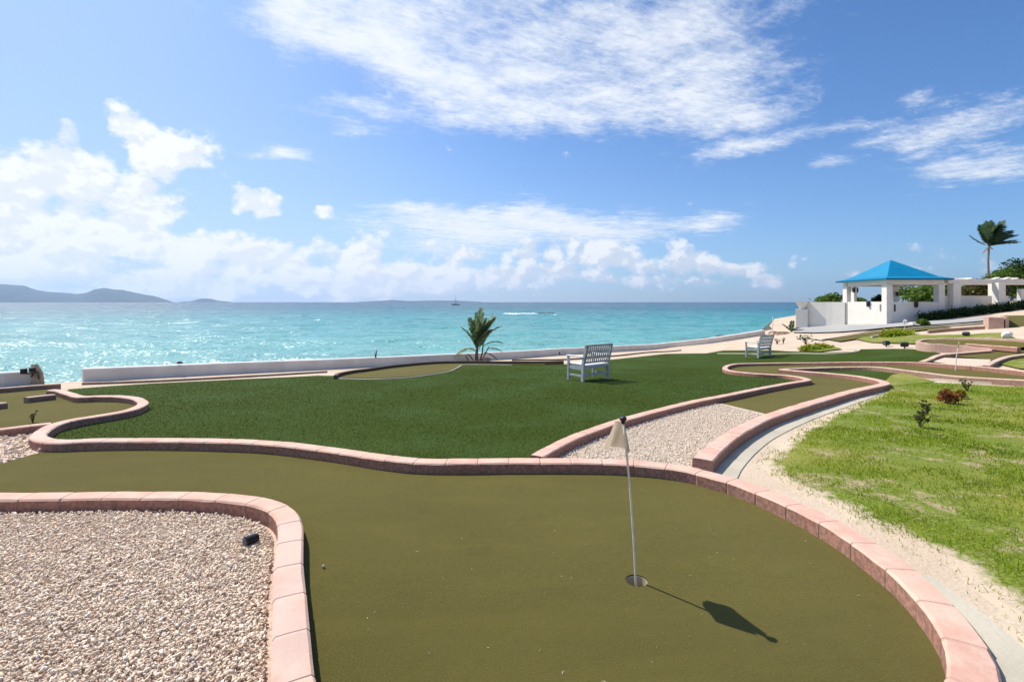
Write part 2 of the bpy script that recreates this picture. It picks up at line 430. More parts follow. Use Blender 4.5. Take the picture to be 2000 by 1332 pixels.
def mat_felt(name, a, b_, seam=False):
    m, t = new_mat(name)
    big = t.noise(t.pos, .9, 4, .5); fine = t.noise(t.pos, 260, 3, .7); mid = t.noise(t.pos, 18, 4, .6)
    c = t.mix(t.ss(big, .35, .65), a, b_)
    c = t.mix(t.ss(mid, .35, .7, 0, .3), c, tuple(q * .86 for q in a))
    c = t.mix(t.ss(fine, .42, .66, 0, .6), c, tuple(min(1, q * 1.45) for q in b_))
    c = t.mix(t.ss(fine, .46, .30, 0, .6), c, tuple(q * .55 for q in a))
    str_ = t.noise(t.v('MULTIPLY', t.pos, (.5, 2.6, 1)), 1.6, 4, .6); c = t.mix(t.ss(str_, .45, .7, 0, .30), c, tuple(q * 1.28 for q in b_))
    g2 = t.noise(t.pos, 110, 3, .75); c = t.mix(t.ss(g2, .5, .72, 0, .45), c, tuple(q * 1.6 for q in b_)); c = t.mix(t.ss(g2, .46, .3, 0, .5), c, tuple(q * .55 for q in a))
    stain = t.ss(t.noise(t.pos, 2.3, 5, .62), .56, .74, 0, .3); c = t.mix(stain, c, tuple(q * .7 for q in a))
    t.put(t.b.inputs['Base Color'], c); t.b.inputs['Roughness'].default_value = .9; t.b.inputs['Specular IOR Level'].default_value = .06
    t.b.inputs['Sheen Weight'].default_value = .10; t.b.inputs['Sheen Roughness'].default_value = .5; t.put(t.b.inputs['Sheen Tint'], (1, .9, .62))
    t.l.new(t.bump(t.m('ADD', fine, t.m('MULTIPLY', mid, .6)), .006, 1), t.b.inputs['Normal'])
    return m
M_GREEN = mat_felt('olive_felt', (.090, .077, .016), (.108, .092, .020))

def mat_turf():
    m, t = new_mat('dark_turf')
    g = t.noise(t.v('MULTIPLY', t.pos, (1, 2.2, 1)), 55, 5, .7); big = t.noise(t.pos, .7, 4, .55); p = t.noise(t.pos, 6, 4, .6)
    c = t.mix(t.ss(g, .35, .65), (.022, .036, .004), (.056, .086, .010))
    c = t.mix(t.ss(big, .4, .7, 0, .45), c, (.055, .10, .03))
    c = t.mix(t.ss(p, .6, .8, 0, .35), c, (.10, .17, .07))
    t.put(t.b.inputs['Base Color'], c); t.b.inputs['Roughness'].default_value = .9; t.b.inputs['Specular IOR Level'].default_value = .05
    t.l.new(t.bump(g, .010, .7), t.b.inputs['Normal'])
    return m
M_TURF = mat_turf()

def sand_col(t):
    n = t.noise(t.pos, .8, 5, .55); f = t.noise(t.pos, 30, 6, .7)
    c = t.mix(t.ss(n, .35, .65), (.50, .39, .28), (.56, .46, .345))
    c = t.mix(t.ss(f, .5, .72, 0, .5), c, (.42, .30, .22))
    c = t.mix(t.ss(f, .45, .3, 0, .5), c, (.64, .55, .44))
    return c
def mat_ground():
    m, t = new_mat('pale_sand'); c = sand_col(t); f = t.noise(t.pos, 30, 6, .7); v = t.vor(t.pos, 45)
    t.put(t.b.inputs['Base Color'], c); t.b.inputs['Roughness'].default_value = .95
    t.l.new(t.bump(t.m('ADD', f, t.m('MULTIPLY', v, .8)), .006, .6), t.b.inputs['Normal'])
    return m
M_SAND = mat_ground()

def mat_lawn():
    m, t = new_mat('patchy_lawn')
    n = t.noise(t.pos, 1.1, 6, .62); f = t.noise(t.v('MULTIPLY', t.pos, (1, 1.6, 1)), 38, 6, .72); k = t.noise(t.pos, 4, 5, .65); w = t.noise(t.pos, .45, 3, .5)
    gr = t.mix(t.ss(f, .35, .65), (.065, .095, .010), (.21, .26, .018))
    gr = t.mix(t.ss(w, .42, .64, 0, .45), gr, (.28, .24, .05))
    soil = t.mix(t.ss(f, .4, .6), (.25, .165, .075), (.50, .40, .26))
    ea = t.n.new('ShaderNodeAttribute'); ea.attribute_name = 'edge'
    bare = t.ss(t.m('ADD', n, t.m('MULTIPLY', t.m('SUBTRACT', k, .5), .9)), .54, .72)
    c = t.mix(t.m('MULTIPLY', bare, .8), gr, soil)
    sandc = sand_col(t)
    ef = t.ss(t.m('ADD', ea.outputs['Fac'], t.m('MULTIPLY', t.m('SUBTRACT', t.noise(t.pos, 9, 6, .7), .5), 1.1)), .62, .28)
    c = t.mix(ef, c, sandc)
    t.put(t.b.inputs['Base Color'], c); t.b.inputs['Roughness'].default_value = .9
    t.l.new(t.bump(f, .008, .7), t.b.inputs['Normal'])
    return m
M_LAWN = mat_lawn()

def mat_blades(name, cols, rough=.6, trans=.25):
    m, t = new_mat(name)
    a = t.n.new('ShaderNodeAttribute'); a.attribute_name = 'rnd'
    st = [(i / (len(cols) - 1), c) for i, c in enumerate(cols)]
    c = t.ramp(a.outputs['Fac'], st)
    t.put(t.b.inputs['Base Color'], c); t.b.inputs['Roughness'].default_value = rough; t.b.inputs['Specular IOR Level'].default_value = .12
    tr = t.n.new('ShaderNodeBsdfTranslucent'); t.put(tr.inputs[0], c)
    mx = t.n.new('ShaderNodeMixShader'); mx.inputs[0].default_value = trans
    t.l.new(t.b.outputs[0], mx.inputs[1]); t.l.new(tr.outputs[0], mx.inputs[2]); t.l.new(mx.outputs[0], t.out.inputs[0])
    return m
M_BLADE = mat_blades('lawn_blades', [(.08, .12, .01), (.19, .28, .012), (.29, .38, .018), (.38, .41, .03), (.46, .38, .12)], .6, .40)
M_TURFB = mat_blades('turf_blades', [(.018, .032, .004), (.042, .070, .008), (.066, .102, .012), (.105, .15, .026), (.30, .34, .17)], .8, .15)
M_STONE = mat_blades('coral_rubble', [(.40, .24, .15), (.66, .49, .35), (.75, .60, .45), (.80, .68, .54), (.83, .75, .64)], .9, 0)
M_STONE2 = mat_blades('white_gravel', [(.50, .37, .27), (.66, .53, .41), (.73, .61, .48), (.77, .67, .55), (.80, .72, .61)], .9, 0)
M_BED = simple('gravel_bed', (.62, .47, .37), .12, 25, .95, .01, 40)
M_BED2 = simple('pale_gravel_bed', (.66, .54, .42), .10, 45, .95, .02, 60)
M_CONC = simple('pale_concrete', (.52, .465, .36), .08, 2.5, .85, .003, 50)
M_SLAB = simple('grey_slab', (.38, .375, .355), .08, 1.2, .8, .003, 20)
M_WHITE = simple('white_render', (.72, .67, .60), .035, 1.5, .8, 0, 30)
M_WALL = simple('sea_wall_paint', (.78, .715, .64), .07, 1.8, .8, 0, 25)
M_PINKW = simple('pink_render', (.50, .34, .27), .10, 3, .85, .004, 30, col2=(.42, .26, .20))
M_BLACK = simple('black_plastic', (.014, .015, .017), .1, 20, .45, .0)
M_BENCH = simple('weathered_white_paint', (.50, .51, .50), .12, 9, .7, .001, 80, col2=(.36, .385, .39))
M_BENCHW = simple('bench_seat_paint', (.80, .79, .77), .05, 9, .65, .001, 80)
M_ROD = simple('white_rod', (.74, .69, .56), .08, 20, .4, 0)
M_CLOTH = mat_blades('cream_cloth', [(.56, .46, .34), (.56, .46, .34)], .85, .38)
M_CUP = simple('cream_plastic', (.42, .37, .25), .08, 15, .5, 0)
M_BLUE = simple('blue_roof', (.0, .22, .40), .05, 1.2, .5, .001, 60, col2=(.0, .19, .35))
M_BLUED = simple('blue_fascia', (.0, .11, .2), .05, 2, .5, 0)
M_ROCK = simple('dark_rock', (.10, .085, .07), .2, 4, .95, .05, 6)
M_BARK = simple('palm_bark', (.25, .20, .15), .2, 14, .9, .01, 30)
M_TWIG = simple('dry_twig', (.13, .09, .06), .2, 20, .9, 0)
M_DRY = mat_blades('dry_leaf', [(.20, .10, .05), (.38, .22, .13), (.60, .42, .30)], .85, .15)
M_WOODT = simple('tan_board', (.55, .42, .28), .15, 12, .8, .002, 50)

M_LEAF = mat_blades('shrub_leaves', [(.04, .08, .012), (.09, .16, .025), (.16, .26, .04), (.24, .36, .07)], .55, .3)
M_LEAFD = mat_blades('dark_hedge_leaves', [(.010, .025, .008), (.02, .045, .012), (.035, .075, .02), (.06, .13, .03)], .55, .2)
M_LEAFR = mat_blades('red_leaves', [(.10, .03, .015), (.22, .07, .025), (.34, .13, .04), (.42, .22, .06)], .6, .25)
M_LEAFY = mat_blades('gold_leaves', [(.09, .06, .012), (.24, .13, .02), (.34, .24, .03), (.26, .26, .04)], .6, .25)
M_LEAFT = mat_blades('twig_leaves', [(.05, .05, .02), (.11, .11, .035), (.16, .17, .05), (.22, .16, .08)], .6, .25)
M_PALM = mat_blades('palm_leaves', [(.08, .13, .04), (.16, .23, .08), (.26, .34, .14), (.48, .52, .32)], .5, .3)
M_PALMD = mat_blades('tall_palm_leaves', [(.02, .04, .016), (.035, .065, .026), (.06, .11, .042), (.10, .16, .07)], .5, .2)


# ------------------------------------------------------------------ sea
def mat_sea():
    m, t = new_mat('sea_water')
    x, y, z = t.sep(t.pos)
    dist = t.v('LENGTH', t.pos)
    ld = t.m('LOGARITHM', t.m('MAXIMUM', dist, 10), 10)
    big = t.noise(t.v('MULTIPLY', t.pos, (.006, .016, 0)), 1, 4, .5); pat = t.noise(t.v('MULTIPLY', t.pos, (.02, .05, 0)), 1, 5, .6)
    w = t.m('ADD', ld, t.m('MULTIPLY', t.m('SUBTRACT', big, .5), .5))
    c = t.ramp(t.m('DIVIDE', w, 4), [(.36, (.20, .38, .35)), (.46, (.11, .34, .32)), (.56, (.035, .24, .25)), (.66, (.006, .10, .14)), (.85, (.001, .045, .085))])
    c = t.mix(t.ss(pat, .52, .7, 0, .35), c, (.02, .13, .16))
    t.put(t.b.inputs['Base Color'], c)
    t.b.inputs['IOR'].default_value = 1.33; t.b.inputs['Specular IOR Level'].default_value = .34
    t.b.inputs['Roughness'].default_value = .24
    a = t.noise(t.v('MULTIPLY', t.pos, (.33, .62, 0)), 1, 4, .6, .4)
    b = t.noise(t.v('MULTIPLY', t.pos, (1.5, 2.6, 0)), 1, 5, .62, .4)
    d = t.noise(t.v('MULTIPLY', t.pos, (.06, .11, 0)), 1, 2, .5)
    hgt = t.m('ADD', t.m('ADD', t.m('MULTIPLY', a, .85), t.m('MULTIPLY', b, .24)), t.m('MULTIPLY', d, 1.6))
    s1 = t.noise(t.v('MULTIPLY', t.pos, (2.6, 3.4, 0)), 1, 4, .7, 0, True)
    s2 = t.noise(t.v('MULTIPLY', t.pos, (.09, .2, 0)), 1, 5, .6, 0, True)
    gust = t.noise(t.v('MULTIPLY', t.pos, (.012, .03, 0)), 1, 5, .6)
    k_ = t.m('ADD', 2.2, t.m('MULTIPLY', t.m('MULTIPLY', gust, gust), 3.0))
    sl = t.v('ADD', t.v('SCALE', t.v('SUBTRACT', s1, (.5, .5, .5)), k_), t.v('SCALE', t.v('SUBTRACT', s2, (.5, .5, .5)), 1.2))
    nn = t.v('NORMALIZE', t.v('ADD', t.v('MULTIPLY', sl, (1, 1, 0)), t.nrm))
    t.l.new(nn, t.b.inputs['Normal'])
    # small foam flecks where the chop breaks
    fo = t.noise(t.v('MULTIPLY', t.pos, (.5, 1.3, 0)), 1, 6, .72)
    fo = t.m('MULTIPLY', t.ss(fo, .70, .74), .55)
    c2 = t.mix(fo, c, (.85, .88, .88)); t.put(t.b.inputs['Base Color'], c2)
    return m
SEA_Z = -4.0
def wave_field(X, Y, sp):
    """sum of travelling waves; each fades out where the mesh is too coarse to carry it"""
    r_ = np.random.default_rng(3); Z = np.zeros_like(X)
    for i in range(46):
        lam = 1.3 * (14 / 1.3) ** (i / 45); th = math.radians(-128) + r_.normal(0, .55); k = 2 * math.pi / lam
        amp = .0044 * lam ** .9 * r_.uniform(.6, 1.3); ph = r_.uniform(0, 6.28)
        u = np.sin(k * (X * math.cos(th) + Y * math.sin(th)) + ph + 1.3 * np.sin(X * .031 * r_.uniform(.5, 2) + Y * .043 * r_.uniform(.5, 2) + ph))
        Z += amp * (u + .35 * (u * u - .5)) * np.clip((lam / sp - 2.2) / 3, 0, 1)
    return Z
nA, nR = 1250, 1050; az = np.radians(np.linspace(-58, 58, nA)); rr_ = 16 * (9000 / 16) ** (np.linspace(0, 1, nR) ** 1.0)
AA, RR = np.meshgrid(az, rr_); XX = np.sin(AA) * RR; YY = np.cos(AA) * RR
ZZ = SEA_Z + wave_field(XX, YY, np.maximum(RR * (az[1] - az[0]), RR * math.log(9000 / 16) / nR) * .8)
ZZ[:, 0] = SEA_Z - .3; ZZ[:, -1] = SEA_Z - .3
i_ = np.arange(nR - 1)[:, None] * nA + np.arange(nA - 1)[None]
Q = np.stack([i_, i_ + 1, i_ + nA + 1, i_ + nA], -1).reshape(-1, 4)[:, ::-1]
M_SEA = mat_sea()
# the rest of the sea, all round and out to the horizon, just under the wave troughs of the modelled sector
Vn = [np.stack([XX, YY, ZZ], -1).reshape(-1, 3)]
sea = np_mesh('sea', Vn[0], Q, 4, M_SEA, None, True); tag(sea, kind='structure')
rings = [20, 40, 80, 160, 400, 1000, 3000, 9000, 15500]; V = [(0, 0, SEA_Z - .62)]; Fa = []; n = 96
for r_ in rings:
    for k in range(n): V.append((r_ * math.cos(2 * math.pi * k / n), r_ * math.sin(2 * math.pi * k / n), SEA_Z - (.62 if r_ < 9000 else .2)))
for k in range(n): Fa.append((0, 1 + k, 1 + (k + 1) % n))
for i in range(len(rings) - 1):
    for k in range(n): Fa.append((1 + i * n + k, 1 + (i + 1) * n + k, 1 + (i + 1) * n + (k + 1) % n, 1 + i * n + (k + 1) % n))
sea2 = mesh_obj('sea', V, Fa, M_SEA); tag(sea2, kind='structure')

# ------------------------------------------------------------------ far islands (height fields at their true distance)
M_HILL = simple('island_scrub', (.055, .085, .085), .25, .004, .95, 0, col2=(.08, .11, .11))
def island(name, prof, dist, depth):
    """prof: (u, v) skyline; built as a ridge with real depth"""
    us = np.linspace(prof[0][0], prof[-1][0], 160); pu = [p[0] for p in prof]; pv = [p[1] for p in prof]
    hs = np.interp(us, pu, pv); V = []; Fa = []; m = 15
    for i, (u, v) in enumerate(zip(us, hs)):
        h = max(0, (HZ - v) / F * dist + (H - SEA_Z)); x = (u - 1000) / F * dist
        for j in range(m):
            q = (j - m // 2) / (m // 2); hh = h * max(0, (1 - abs(q) ** 1.4)) * (1 - .16 * abs(mnoise.noise(Vector((u * .06, j * .7, 1)))) * (1 if j != m // 2 else 0))
            V.append((x * (1 + q * depth / dist), dist + q * depth, SEA_Z - 1 + hh + (1 if hh > 0 else 0) + (mnoise.noise(Vector((u * .5, j * 1.3, 3))) * min(12, h * .06))))
    for i in range(len(us) - 1):
        for j in range(m - 1): Fa.append((i * m + j, i * m + j + 1, (i + 1) * m + j + 1, (i + 1) * m + j))
    o = mesh_obj(name, V, Fa, M_HILL, None, True); tag(o, kind='structure'); return o
island('hills', [(-420, 560), (-300, 545), (-180, 552), (-60, 550), (0, 555), (48, 558), (60, 563), (85, 569), (110, 571), (150, 574), (165, 573), (185, 565), (205, 562), (225, 566), (240, 566), (260, 571), (280, 575), (300, 578), (320, 584), (337, 589.5)], 9200, 1100)
island('hills', [(352, 589.4), (374, 588.2), (390, 583.6), (400, 583), (412, 583.6), (425, 587), (450, 589.4)], 10500, 500)
island('hills', [(700, 589.5), (745, 587.5), (765, 586), (800, 588), (850, 587), (890, 587.3), (940, 589.5)], 11500, 400)

# ------------------------------------------------------------------ paths taken on the photo, put on the ground at their true distance
K = .10
A_px = [(-420, 972), (-200, 967), (0, 968), (100, 968), (200, 966), (300, 966), (400, 968), (465, 973), (521, 983), (556, 1001), (568, 1030), (566, 1070), (564, 1110), (566, 1160), (568, 1215), (573, 1330), (582, 1440)]
B_px = [(127, 861), (180, 859), (250, 858), (330, 858), (400, 859), (450, 860.5), (500, 862.5), (560, 867), (620, 874), (680, 882), (740, 891), (800, 898), (860, 900), (930, 900), (1000, 899), (1080, 899), (1180, 900), (1250, 904), (1300, 909), (1350, 917), (1400, 929), (1450, 943), (1500, 962), (1589, 1002), (1659, 1040), (1720, 1083), (1782, 1130), (1849, 1201), (1891, 1266), (1906, 1332), (1906, 1420)]
A = W(A_px, K); Bm = W(B_px, K)
A.append((A[-1][0] + .02, -.8)); Bm.append((Bm[-1][0] - .1, -.8))
E_px = [(99, 761), (114, 762), (135, 768), (159, 774.5), (195, 773), (240, 774), (267, 778), (279, 784.5), (275, 791.5), (255, 799.5), (225, 806), (180, 813), (135, 821), (105, 829), (86, 839), (74, 851), (92, 859.5), (127, 861)]
E = W(E_px, K)
EB = E[:-1] + Bm
C_px = [(1048, 890), (1100, 862), (1160, 838), (1224, 817), (1295, 798), (1363, 782), (1430, 769), (1490, 757), (1540, 748), (1578, 741.5)]
C = W(C_px, K)
C2_px = [(1578, 741.5), (1560, 736), (1532, 732.5), (1475, 729), (1430, 724.5), (1416, 719), (1424, 713), (1448, 710), (1520, 708.6), (1640, 707.2), (1730, 706.8), (1792, 707.5), (1867, 712), (1928, 717), (1968, 721), (2010, 726), (2120, 742)]
C2 = W(C2_px, K)
D1_px = [(1372, 897), (1392, 878), (1425, 852), (1455, 834), (1490, 817), (1540, 800), (1600, 782), (1660, 765), (1705, 755), (1728, 749.5), (1722, 744), (1690, 737), (1640, 731), (1580, 726), (1523, 721.5)]
D1 = W(D1_px, K)
D2_px = [(1523, 721.5), (1550, 719.5), (1610, 717.5), (1685, 716), (1718, 717), (1745, 720), (1820, 729), (1880, 735.5), (2000, 742), (2120, 747)]
D2 = W(D2_px, K)

# hole in the near green
HOLE = (0.672, 2.60); HR = .058
hole_poly = [(HOLE[0] + HR * math.cos(2 * math.pi * k / 40), HOLE[1] + HR * math.sin(2 * math.pi * k / 40)) for k in range(40)]

As = spline(A, .12); Bs = spline(Bm, .12)
edge_g = W([(130, 872), (95, 880), (60, 888), (30, 897), (0, 906), (-60, 922), (-150, 944), (-420, 968)])
iB = min(range(len(Bs)), key=lambda i: math.dist(Bs[i], P(129, 866, K)))
front_poly = As + [(-.9, -.8)] + list(reversed(Bs)) + edge_g
seen = []
for p in front_poly:
    if not seen or math.dist(p, seen[-1]) > .02: seen.append(p)
front_poly = [p for p in As if p[1] > -.75] + [(As[-1][0], -.8), (Bs[-1][0], -.8)] + [p for p in reversed(Bs) if p[1] > -.75] + edge_g
g = fill('putting_green', front_poly, 0.0, M_GREEN, .3, [hole_poly], label='near olive putting green with the flagstick')

Es = spline(EB, .12)
ring_end = min(range(len(Es)), key=lambda i: math.dist(Es[i], E[14]))
# left green
left_poly = W([(-420, 770), (-150, 764), (0, 758), (60, 753), (97, 749.5)], 0) + W(E_px[:13], K) + W([(60, 830), (0, 837.5), (-150, 857), (-420, 892)], K)
fill('putting_green', left_poly, 0.0, M_GREEN, .5, label='far left olive putting green by the sea')
# turf
turf_back = W([(135, 760), (200, 755), (300, 748.5), (400, 744), (480, 740), (560, 736.5), (620, 733.5), (651, 734)])
turf_g2 = W([(668, 738), (740, 739.5), (800, 736), (860, 728), (882, 723), (896, 716), (908, 712)])
turf_back2 = W([(962, 711.5), (1052, 713), (1102, 711.6), (1187, 703), (1255, 696), (1300, 691), (1380, 690), (1412, 684.5), (1508, 684), (1540, 686), (1620, 688), (1665, 686.8), (1682, 682), (1744, 681), (1790, 682), (1837, 690), (1825, 698), (1800, 706)])
Bl = [p for p in Bs]
c0 = P(1048, 893, K)
iJ = min(range(len(Bs)), key=lambda i: math.dist(Bs[i], c0))
turf_poly = turf_back + turf_g2 + turf_back2 + [p for p in reversed(W(C2_px[1:11], K))] + list(reversed(C)) + [Bs[i] for i in range(iJ, -1, -1)] + [p for p in reversed(W(E_px[1:-1], K))]
fill('artificial_turf', turf_poly, 0.0, M_TURF, .5, label='dark green artificial turf')
# lane right of the turf
lane_poly = W([(1398, 777), (1515, 797)], 0)[:0] + [P(1400, 775, K)] + C[7:] + C2[1:] + list(reversed(D2)) + [p for p in reversed(D1[5:-1])] + [P(1515, 800, K)]
fill('putting_green', lane_poly, 0.0, M_GREEN, .5, label='winding olive putting lane on the right')
# gravel wedge
iD = min(range(len(Bs)), key=lambda i: math.dist(Bs[i], D1[0]))
wedge = [Bs[i] for i in range(iJ, iD + 1)] + D1[:6] + [P(1515, 800, K), P(1400, 775, K)] + list(reversed(C[:7]))
fill('gravel_ground', wedge, 0.0, M_BED2, .4)
# pit between the two lane arms, dark turf
pit = D2[:7] + [P(1765, 729, 0)] + W([(1740, 733)], 0) + D1[10:-1]
fill('artificial_turf', pit, -.005, M_TURF, .5, label='dark turf triangle between the lane kerbs')
# left beds
bedA = [p for p in As if p[1] > -.75] + [(As[-1][0], -.8), (-7.5, -.8), (-7.5, 3.4)]
fill('gravel_bed', bedA, -.005, M_BED, .4)
bedL = W([(-420, 892), (-150, 857), (0, 837.5), (60, 830), (120, 824)], K) + W(E_px[13:], K) + list(edge_g)
fill('gravel_bed', bedL, -.002, M_BED, .4)

# small back green beside the palm
g2 = W([(651, 735), (662, 729), (690, 724.5), (730, 719), (764, 714.5), (824, 708.5), (860, 706.5), (900, 706), (980, 706.5), (1064, 707)], .06) + W([(1064, 712.5), (962, 711.5), (908, 712), (896, 716), (882, 723), (860, 728), (800, 736), (740, 739.5), (668, 738)])
fill('putting_green', g2, .012, M_GREEN, .5, label='small olive putting green beside the young palm')

# lawn: right foreground
lawn_px = [(1742, 755), (1770, 752), (1830, 748), (1900, 752), (2000, 757), (2150, 765)]
lawn_edge = W([(2010, 1330), (1995, 1255), (1950, 1190), (1900, 1142), (1850, 1103), (1800, 1075), (1740, 1045), (1680, 1015), (1600, 976), (1545, 950), (1498, 930), (1488, 895), (1520, 862), (1560, 838), (1600, 815), (1680, 782), (1730, 763)])
lawn_edge = [lawn_edge[0]] + [(x + .10 * mnoise.noise(Vector((x * 4, y * 4, 0))) + .05 * mnoise.noise(Vector((x * 13, y * 13, 3))), y + .10 * mnoise.noise(Vector((x * 4, y * 4, 7))) + .05 * mnoise.noise(Vector((x * 13, y * 13, 9)))) for x, y in spline(lawn_edge[1:], .07)]
lawn_poly = W(lawn_px) + [(11, 4.5), (9, .5), (3.6, .3)] + lawn_edge[1:]
LAWN_OFF = .012
_le = np.array(lawn_edge[1:])
def lawn_z(x, y):
    d_ = float(np.min(np.hypot(_le[:, 0] - x, _le[:, 1] - y))); q = min(1, d_ / .35); return T(x, y) - .034 + (.034 + LAWN_OFF) * q * (2 - q)
fill('lawn', lawn_poly, LAWN_OFF, M_LAWN, .16, zf=lawn_z)
_lo = [o_ for o_ in bpy.data.objects if o_.name.startswith('lawn')][-1]
_at = _lo.data.attributes.new('edge', 'FLOAT', 'POINT'); _at.data.foreach_set('value', np.array([min(1.0, float(np.min(np.hypot(_le[:, 0] - v.co.x, _le[:, 1] - v.co.y))) / .34) for v in _lo.data.vertices], dtype=np.float32))
def full_edge(o_):
    a_ = o_.data.attributes.new('edge', 'FLOAT', 'POINT'); a_.data.foreach_set('value', np.ones(len(o_.data.vertices), dtype=np.float32)); return o_
tri = W([(1765, 729), (1741, 733.5)]) + [D1[10], D1[9]] + W([(1745, 754.5), (1770, 752), (1830, 747)])
full_edge(fill('lawn', tri, LAWN_OFF + .004, M_LAWN, .5))
# concrete edging strips
s1_ = W([(1398, 925), (1412, 905), (1440, 878), (1480, 850), (1540, 822), (1600, 800), (1680, 774), (1725, 759), (1745, 751)])
s1_ = [(x + .05, y - .02) for x, y in s1_]
kerb('path', s1_, .25, -.016, .06, M_CONC, '', cat=None, bev=.004, jitter=.003)
bpy.data.objects['path']['kind'] = 'structure'
s2_ = []
for i, p in enumerate(Bs):
    if math.dist(p, P(1782, 1130, K)) < .12 or s2_:
        j = min(i + 1, len(Bs) - 1); d = Vector((Bs[j][0] - Bs[i - 1][0], Bs[j][1] - Bs[i - 1][1])).normalized()
        q = min(1, len(s2_) / 9); s2_.append((p[0] - d.y * (.06 + .17 * q), p[1] + d.x * (.06 + .17 * q)))
s2_ = [p for p in s2_ if p[1] > .6]
o = kerb('path', s2_, .20, .07, .12, M_CONC, '', cat=None, bev=.01, jitter=.003); o['kind'] = 'structure'
o = kerb('path', W([(1825, 741), (1900, 746.5), (2000, 750.5), (2120, 754)]), .09, .02, .06, M_CONC, '', cat=None, bev=.004); o['kind'] = 'structure'

# far right ground patches
fill('gravel_ground', W([(1821, 706), (1845, 698.5), (1936, 702), (1928, 711), (1925, 715), (1872, 714)], .03), .03, M_BED2, .6)
fill('putting_green', W([(1846, 694.5), (1890, 690), (1942, 685), (2000, 680), (2100, 676), (2100, 686), (2000, 691), (1965, 697), (1939, 702)], .03), .03, M_GREEN, .6, label='olive putting green at the right edge')
full_edge(fill('lawn', W([(1955, 712), (1962, 706), (1985, 700), (2100, 694), (2100, 730), (1990, 720)]), .012, M_LAWN, .6))
full_edge(fill('lawn', W([(1672, 663), (1685, 658), (1712, 655.5), (1744, 650), (1760, 651), (1773, 654.5), (1820, 655), (1892, 654), (1923, 651.5), (1955, 650.5), (1967, 654), (1985, 662), (1985, 672), (1790, 672), (1700, 669)]), .02, M_LAWN, .7))
fill('putting_green', W([(1612, 663), (1640, 658), (1670, 653), (1700, 647), (1740, 642.5), (1790, 639.5), (1840, 637), (1860, 641), (1800, 646), (1770, 650), (1744, 650), (1712, 655.5), (1685, 658), (1672, 663), (1640, 668)]), .035, M_GREEN, .7, label='olive putting lane below the gazebo')
full_edge(fill('lawn', W([(1556, 681), (1570, 676), (1600, 674.5), (1625, 677), (1645, 682), (1600, 687), (1560, 685)]), .02, M_LAWN, .6))
fill('path', W([(1548, 650), (1556, 634), (1640, 633), (1732, 631), (1765, 630), (1850, 627), (1935, 620), (1935, 627), (1850, 634), (1790, 637), (1740, 640.5), (1690, 645.5), (1640, 649.5), (1590, 651)]), .05, M_SLAB, .7)

# ------------------------------------------------------------------ base ground sheet and coast
coast = [(-90, -75), (-46, -26), (-24.5, -3.2), (-11.9, 11.6), (-11.1, 12.6), (-5.8, 17.2), (-1.6, 21.2), (2.4, 25.0), (6.2, 28.6), (9.8, 32.0), (13.2, 34.0), (17.6, 36.0), (20.3, 37.5), (23, 43), (30, 55), (60, 90), (150, 190), (260, 300)]
gp = coast + [(300, -80), (-90, -80)]
holes = []
def cut(poly):   # ground sheet stays a few cm under every other sheet
    return poly
fill('ground', [p for p in gp], -.045, M_SAND, 1.2) if False else None
near = [p for p in coast if p[1] < 60] + [(60, 55), (60, -12), (-32, -12)]
near = [(-32, -11.5)] + [p for p in coast[2:15]] + [(62, 55), (62, -12), (-32, -12)]
fill('ground', near, -.03, M_SAND, .8, [[(HOLE[0] + (x - HOLE[0]) * 1.08, HOLE[1] + (y - HOLE[1]) * 1.08) for x, y in hole_poly]])
skirt = [(-90, -75)] + coast[1:]
V = []; Fa = []
for (x, y) in skirt:
    x_, y_ = x - .9, y + .9
    V += [(x, y, T(x, y) - .03), (x_ + .5 * mnoise.noise(Vector((x, y, 0))), y_ + .5 * mnoise.noise(Vector((x, y, 5))), T(x, y) - 1.2), (x_ - .8, y_ + .8, SEA_Z - .6)]
for i in range(len(skirt) - 1):
    for k in range(2): Fa.append((i * 3 + k, i * 3 + k + 1, i * 3 + 3 + k + 1, i * 3 + 3 + k))
o = mesh_obj('shore_bank', V, Fa, M_ROCK); tag(o, kind='structure')
# land beyond the close sheet, butted to its edges
V = [(62, -12), (62, 55), (30, 55), (60, 90), (150, 190), (260, 300), (300, -80), (-90, -80), (-90, -75), (-46, -26), (-32, -11.5), (-32, -12)]
big = fill('ground', [tuple(p) for p in V], -.03, M_SAND, 14)

# ------------------------------------------------------------------ kerbs
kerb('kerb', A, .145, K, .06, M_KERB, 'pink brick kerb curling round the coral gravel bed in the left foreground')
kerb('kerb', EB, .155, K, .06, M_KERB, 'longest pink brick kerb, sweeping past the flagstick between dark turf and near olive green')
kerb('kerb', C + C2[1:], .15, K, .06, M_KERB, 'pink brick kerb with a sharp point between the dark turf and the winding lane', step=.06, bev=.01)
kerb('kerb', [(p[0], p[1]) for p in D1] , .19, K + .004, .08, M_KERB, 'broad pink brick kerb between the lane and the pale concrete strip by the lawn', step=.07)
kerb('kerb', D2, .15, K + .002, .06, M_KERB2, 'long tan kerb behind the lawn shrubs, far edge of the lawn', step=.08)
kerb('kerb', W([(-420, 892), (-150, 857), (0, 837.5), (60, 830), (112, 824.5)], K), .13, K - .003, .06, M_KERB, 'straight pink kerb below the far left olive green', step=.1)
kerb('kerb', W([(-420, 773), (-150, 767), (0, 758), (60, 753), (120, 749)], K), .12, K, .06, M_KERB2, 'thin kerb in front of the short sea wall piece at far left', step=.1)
kerb('kerb', W([(655, 733), (662, 728.5), (690, 723), (716, 720), (764, 713.5), (824, 708), (860, 705.8), (920, 705), (980, 705.6), (1064, 705.6), (1100, 704.5)], .1), .10, .1, .05, M_TWIG, 'dark timber edging behind the small putting green at the foot of the young palm', cat='edging', step=.1, bev=.008)
